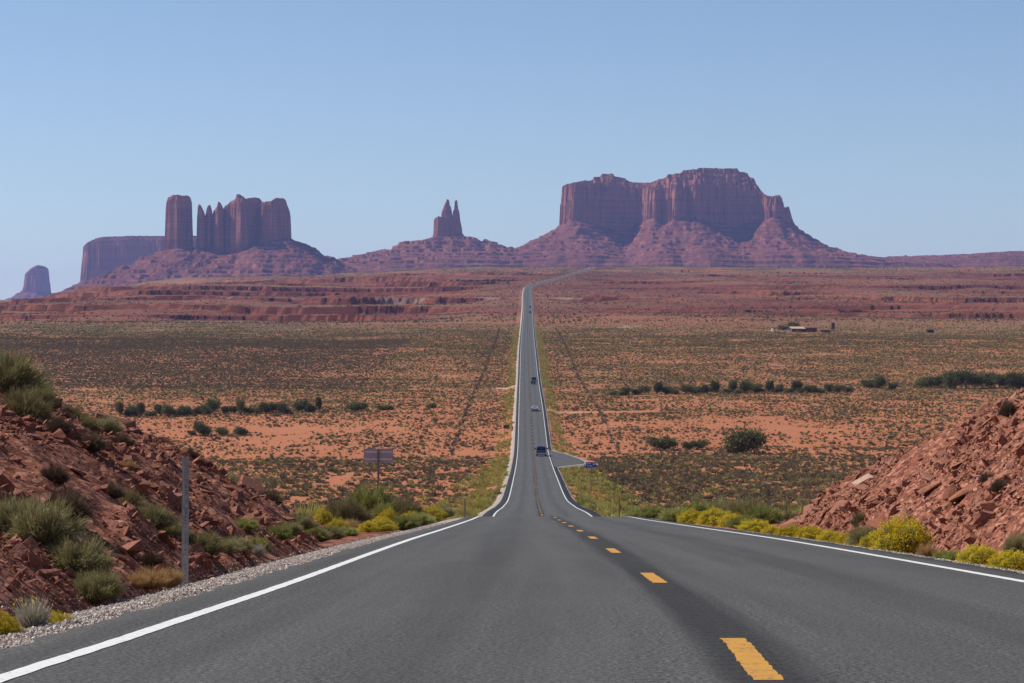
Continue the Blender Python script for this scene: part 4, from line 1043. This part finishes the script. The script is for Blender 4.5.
# right of way fences with brush caught along them
M_WIRE = simple('fence_wire', (.18, .17, .16), .5, .6)
tw = [blade_mesh('tumbleweed', 60, 1, 1.2, .12, M_BROWN, 850 + i, .0, .4, seg=1) for i in range(3)]
def fence(pts, label, wlabel):
    pts = np.array(pts, float); f = pchip(pts[:, 1], pts[:, 0]); da, db = pts[0, 1], pts[-1, 1]
    x0 = float(f(da)); o = empty('wire_fence', (x0, da, ground_z(x0, da)), 0, label, 'fence'); ba = Vector(o.location)
    ds = np.linspace(da, db, 92); xs = f(ds); zs = terrain(xs, ds)[0]
    pm = BM().box(-.07, .07, -.07, .07, -.4, 1.35).build('post', M_STEM); pme = pm.data; bpy.data.objects.remove(pm)
    for x, d, z in zip(xs, ds, zs): obj('post', pme, o, loc=Vector((x, d, z)) - ba)
    w = BM()
    for i in range(len(ds) - 1):
        for hgt in (.45, .85, 1.25): w.bar(Vector((xs[i], ds[i], zs[i] + hgt)) - ba, Vector((xs[i+1], ds[i+1], zs[i+1] + hgt)) - ba, .012, 3)
    w.build('wire', M_WIRE, o)
    n = 1000; dd = rng.uniform(da, db, n); m = perlin(dd / 30, dd * 0, 91) > -.05; dd = dd[m]; n = len(dd)
    xx = f(dd) + rng.normal(0, .3, n); zz = terrain(xx, dd)[0]
    V = []; Fs = []; off = 0
    protos = []
    for me in tw:
        co = np.zeros(len(me.vertices) * 3, np.float32); me.vertices.foreach_get('co', co); protos.append((co.reshape(-1, 3).astype(float), np.arange(len(me.vertices)).reshape(-1, 3)))
    z0 = np.zeros(n)
    me = scatter_mesh('tumbleweed', protos, np.stack([xx, dd, zz], -1), rng.uniform(.18, .45, n), rotmats(z0, z0, rng.uniform(0, 6, n)), rng.integers(0, 3, n), M_BROWN)
    tag(obj('tumbleweed', me), wlabel, 'tumbleweeds', kind='stuff')
fence([(at(452, 588), 588), (at(470, 800), 800), (at(482, 1000), 1000), (at(494, 1290), 1290), (at(499.5, 1640), 1640)], 'long wire fence running up the plain left of the road', 'brown tumbleweeds caught along the left wire fence')
fence([(at(618, 588), 588), (at(598, 760), 760), (at(578, 1000), 1000), (at(566, 1290), 1290), (at(556, 1640), 1640)], 'long wire fence running up the plain right of the road', 'brown tumbleweeds caught along the right wire fence')

# ------------------------------------------------------------------ vehicles (built with the rear towards -y)
def carpaint(name, col, metal=.3):
    k = NT(name); k.color(col); k.rough(.28); k.b.inputs['Metallic'].default_value = metal; k.b.inputs['Coat Weight'].default_value = .6
    p = k.n('ShaderNodeTexCoord').outputs['Object']; k.rough(k.ramp(k.noise(p, 6, 4), [(.3, .22), (.7, .38)])); return k.m
M_GLASS = carpaint('tinted_glass', (.012, .016, .022), 0); M_GLASS.node_tree.nodes['Principled BSDF'].inputs['Specular IOR Level'].default_value = .6
M_TYRE = simple('tyre_rubber', (.022, .022, .022), .85); M_RIM = simple('alloy_rim', (.45, .46, .48), .35, .8)
M_TRIM = simple('black_trim', (.025, .025, .028), .6); M_LAMP = simple('red_lamp', (.30, .012, .012), .3); M_PLATE = simple('plate', (.6, .6, .58), .5); M_CHROME = simple('chrome', (.6, .6, .62), .2, .9, .05)
def wheels(o, xs, ys, r, w):
    for y in ys:
        for sx in (-1, 1):
            t = BM().cyl((sx * xs - w / 2, y, r), r, r, w, 'x', 22).build('wheel', M_TYRE, o, False)
            BM().cyl((sx * (xs + w / 2) - (.0 if sx > 0 else .012), y, r), r * .62, r * .55, .012, 'x', 16).build('rim', M_RIM, t)
def pickup(px, d, label):
    x = at(px, d); o = empty('pickup_truck', (x, d, float(PR(d)) + .005), 0, label, 'pickup truck')
    o.rotation_euler = (math.atan(float(PR(d + 2) - PR(d - 2)) / 4), 0, -math.atan(float(XC(d + 2) - XC(d - 2)) / 4))
    blue = carpaint('dark_blue_paint', (.035, .06, .13), .4)
    b = BM().prism([(-2.9, .62), (-2.92, 1.0), (-2.88, 1.24), (-.55, 1.26), (-.5, .62)], -1.0, 1.0)
    b.build('cargo_bed', blue, o)
    BM().prism([(-.49, .55), (-.49, 1.27), (-.36, 1.97), (-.1, 2.03), (1.0, 2.01), (1.62, 1.40), (2.72, 1.28), (2.9, 1.05), (2.92, .55)], -1.0, 1.0, lambda z: max(0, (z - 1.25) * .24)).build('body', blue, o)
    BM().quad([(-.74, -.505, 1.36), (.74, -.505, 1.36), (.66, -.375, 1.90), (-.66, -.375, 1.90)]).build('rear_window', M_GLASS, o)
    for sx in (-1, 1):
        BM().quad([(sx * .985, -.30, 1.36), (sx * .985, 1.35, 1.36), (sx * .86, .95, 1.92), (sx * .86, -.22, 1.92)]).build('side_window', M_GLASS, o)
        BM().box(sx * .93 - .07, sx * .93 + .07, -2.96, -2.90, .82, 1.22).build('tail_light', M_LAMP, o)
        m = BM().box(sx * 1.27 - .14, sx * 1.27 + .14, .98, 1.10, 1.32, 1.68, .03); m.bar((sx * .98, 1.05, 1.42), (sx * 1.15, 1.05, 1.45), .03); m.build('mirror', M_TRIM, o)
    BM().quad([(-.80, 1.57, 1.46), (.80, 1.57, 1.46), (.72, 1.04, 1.96), (-.72, 1.04, 1.96)]).build('windscreen', M_GLASS, o)
    BM().box(-.82, .82, -2.955, -2.925, .78, 1.2, .01).build('tailgate', carpaint('tailgate_blue', (.07, .11, .22), .5), o)
    bp = BM().box(-.98, .98, -3.08, -2.93, .50, .70, .02).build('rear_bumper', M_CHROME, o)
    BM().box(-.16, .16, -3.095, -3.085, .53, .67).build('number_plate', M_PLATE, bp)
    # dark load standing up in the bed
    b = BM()
    for cx, w_, h_, y in ((-.62, .5, .52, -1.0), (-.05, .5, .72, -1.2), (.55, .55, .62, -.95), (.2, .5, .45, -2.0)): b.box(cx - w_ / 2, cx + w_ / 2, y - .3, y + .3, 1.27, 1.27 + h_, .08)
    c = b.build('luggage', simple('dark_luggage', (.02, .022, .026), .7), None)
    c.location = o.location; c.rotation_euler = o.rotation_euler; tag(c, 'dark bags piled in the bed of the blue pickup', 'luggage')
    o.scale = (1.12,) * 3; c.scale = (1.12,) * 3
    wheels(o, .86, (-1.85, 1.95), .41, .28)
    BM().box(-.75, .75, -2.6, 2.7, .36, .55).build('chassis', M_TRIM, o)
pickup(541.2, 546, 'dark blue pickup truck driving away, nearest vehicle on the road')
def sedan(px, d, col, label, wag=False, name='car', scale=1.0, metal=.3):
    x = at(px, d); o = empty(name, (x, d, float(PR(d)) + .012), 0, label, 'car', None, scale)
    o.rotation_euler = (math.atan(float(PR(d + 2) - PR(d - 2)) / 4), 0, -math.atan(float(XC(d + 2) - XC(d - 2)) / 4))
    pm = carpaint('car_paint', col, metal)
    if wag: prof = [(-2.25, .40), (-2.32, .62), (-2.28, 1.0), (-2.02, 1.52), (-1.8, 1.66), (.25, 1.68), (1.05, 1.12), (2.1, .98), (2.28, .72), (2.25, .36), (0, .30)]
    else: prof = [(-2.3, .40), (-2.36, .6), (-2.30, .98), (-1.62, 1.05), (-.95, 1.40), (-.5, 1.46), (.35, 1.44), (1.15, 1.0), (2.15, .86), (2.32, .62), (2.28, .34), (0, .28)]
    zb = 1.02 if wag else .98
    BM().prism(prof, -.91, .91, lambda z: max(0, (z - zb) * .34)).build('body', pm, o)
    if wag: BM().quad([(-.72, -2.275, 1.08), (.72, -2.275, 1.08), (.62, -2.05, 1.50), (-.62, -2.05, 1.50)]).build('rear_window', M_GLASS, o); BM().quad([(-.72, .98, 1.19), (.72, .98, 1.19), (.64, .33, 1.64), (-.64, .33, 1.64)]).build('windscreen', M_GLASS, o)
    else: BM().quad([(-.74, -1.60, 1.075), (.74, -1.60, 1.075), (.66, -1.0, 1.39), (-.66, -1.0, 1.39)]).build('rear_window', M_GLASS, o); BM().quad([(-.74, 1.09, 1.05), (.74, 1.09, 1.05), (.66, .42, 1.42), (-.66, .42, 1.42)]).build('windscreen', M_GLASS, o)
    tz = prof[5][1] - .1; y0, y1 = (-1.75, .2) if wag else (-.95, .3)
    for sx in (-1, 1):
        f = lambda z: .91 - max(0, (z - zb) * .34) + .004
        BM().quad([(sx * f(zb + .06), y0 - .25, zb + .06), (sx * f(zb + .06), y1 + .55, zb + .06), (sx * f(tz), y1, tz), (sx * f(tz), y0, tz)]).build('side_window', M_GLASS, o)
        BM().box(sx * .74 - .13, sx * .74 + .13, -2.37, -2.325, .74, .92).build('tail_light', M_LAMP, o)
        m = BM().box(sx * 1.0 - .09, sx * 1.0 + .09, .72, .82, 1.0, 1.14, .02); m.build('mirror', pm, o)
    bp = BM().box(-.86, .86, -2.42, -2.33, .36, .60, .02).build('rear_bumper', M_TRIM, o); BM().box(-.2, .2, -2.365, -2.345, .63, .75).build('number_plate', M_PLATE, o)
    wheels(o, .80, (-1.42, 1.42), .33, .22)
    return o
sedan(534.6, 727, (.62, .64, .67), 'silver car driving away, between the pickup and the dark cars', False, scale=1.05)
sedan(533.3, 914, (.018, .018, .02), 'black car following close, nearer of the two dark cars far up the road', False)
sedan(533.9, 940, (.02, .02, .025), 'black tall car leading, farther of the two dark cars up the road', True)
sedan(530.2, 1960, (.03, .03, .03), 'tiny dark car near the top of the straight, nearer of two', True)
sedan(530.3, 2100, (.03, .03, .03), 'tiny dark car at the top of the straight, farther of two', True)

# ------------------------------------------------------------------ the ranch on the plain
M_ROOF = simple('tan_roof', (.42, .29, .20), .9); M_WALL = simple('brown_wall', (.16, .075, .055), .9); M_DARKW = simple('dark_boards', (.055, .04, .038), .9)
M_REDROOF = simple('reddish_roof', (.20, .085, .06), .9); M_WIN = M_GLASS
def house():
    d = 1585; x = at(808, d); z = ground_z(x, d); o = empty('ranch_house', (x, d, z), R(6), 'long low ranch house with a tan roof on the plain at right', 'house')
    w = BM().box(-2, 5.2, -4, 4, -.8, 2.7).build('wall', M_WALL, o)
    rf = BM().prism([(-4.6, 2.7), (4.6, 2.7), (0, 4.6)], -2.6, 5.8).build('roof', M_REDROOF, o); BM().box(-.3, .4, -.6, .2, 3.6, 5.2).build('chimney', M_WALL, rf)
    BM().box(-11.5, -2.7, -3.2, -2.9, -.8, 1.7).build('porch_wall', M_DARKW, o)
    BM().prism([(-4.8, 1.9), (-4.7, 2.1), (3.5, 3.5), (3.5, 3.2)], -12.2, -2.65).build('porch_roof', M_ROOF, o)
    for q in (-11.9, -9, -6): BM().box(q - .12, q + .12, -4.6, -4.36, -.8, 1.95).build('porch_post', M_DARKW, o)
    f = BM().box(.2, 1.6, -4.06, -4.0, .9, 2.0).build('window', M_TRIM, o); BM().box(.3, 1.5, -4.09, -4.065, 1.0, 1.9).build('pane', M_WIN, f)
    BM().box(2.8, 3.8, -4.06, -4.0, -.2, 2.0).build('door', M_DARKW, o)
house()
def shed(px, d, w, h, roof, wall, label, dep=4):
    x = at(px, d); z = ground_z(x, d); o = empty('shed', (x, d, z), R(4), label, 'shed')
    BM().box(-w / 2, w / 2, -dep / 2, dep / 2, -.8, h).build('wall', wall, o)
    BM().prism([(-dep / 2 - .3, h), (dep / 2 + .3, h), (dep / 2 + .3, h + .15), (0, h + .9), (-dep / 2 - .3, h + .15)], -w / 2 - .3, w / 2 + .3).build('roof', roof, o)
    BM().box(-.5, .5, -dep / 2 - .05, -dep / 2, -.3, h - .4).build('door', M_TRIM, o)
shed(825, 1570, 6.2, 1.5, M_REDROOF, M_WALL, 'low reddish shed right of the ranch house')
shed(930, 1590, 4.2, 1.7, M_DARKW, M_DARKW, 'lone dark shed on the plain far right of the ranch')
def tower():
    d = 1590; x = at(833, d); z = ground_z(x, d); o = empty('water_tower', (x, d, z), 0, 'dark narrow water tower beside the ranch house', 'tower')
    BM().cyl((0, 0, 1.7), 1.15, 1.25, 3.9, 'z', 16).build('tank', M_DARKW, o); BM().cyl((0, 0, 5.6), 1.4, .3, .6, 'z', 16).build('roof', M_DARKW, o)
    for a in (45, 135, 225, 315): BM().bar((1.1 * math.cos(R(a)), 1.1 * math.sin(R(a)), -.6), (.9 * math.cos(R(a)), .9 * math.sin(R(a)), 1.75), .16, 6).build('leg', M_DARKW, o)
tower()
tree(783, 1600, 9, 3.6, 'grey green tree at the left end of the ranch yard')
tree(794, 1606, 8.5, 5.4, 'taller grey green tree just left of the ranch house')
def tank():
    d = 1575; x = at(772.3, d); z = ground_z(x, d); o = empty('water_tank', (x, d, z), 0, 'small white upright tank left of the ranch trees', 'tank')
    BM().cyl((0, 0, -.3), .75, .75, 2.1, 'z', 18).build('shell', M_SIGNW, o); BM().cyl((0, 0, 1.8), .75, .2, .3, 'z', 18).build('lid', M_SIGNW, o)
tank()
c1 = sedan(788.3, 1576, (.6, .62, .66), 'pale car parked under the ranch trees', True); c1.location.z = ground_z(c1.location.x, 1576) + .02; c1.rotation_euler = (0, 0, R(80)); c1.location.x = at(788.3, 1576)
c2 = sedan(798, 1572, (.3, .05, .04), 'red car parked in front of the ranch trees', False); c2.location.z = ground_z(c2.location.x, 1572) + .02; c2.rotation_euler = (0, 0, R(95))

# ------------------------------------------------------------------ air
def haze():
    me = BM().box(-23500, 23500, -80, 22600, -60, 662)
    k = NT('haze_air'); k.t.nodes.remove(k.b)
    v = k.n('ShaderNodeVolumePrincipled', {'Color': (.33, .46, 1.0, 1), 'Density': 3.3e-5, 'Anisotropy': .2}); k.t.links.new(v.outputs[0], k.t.nodes['Material Output'].inputs['Volume'])
    o = me.build('haze', k.m); tag(o, 'thin blue haze of the desert air', 'haze', kind='stuff')
haze()
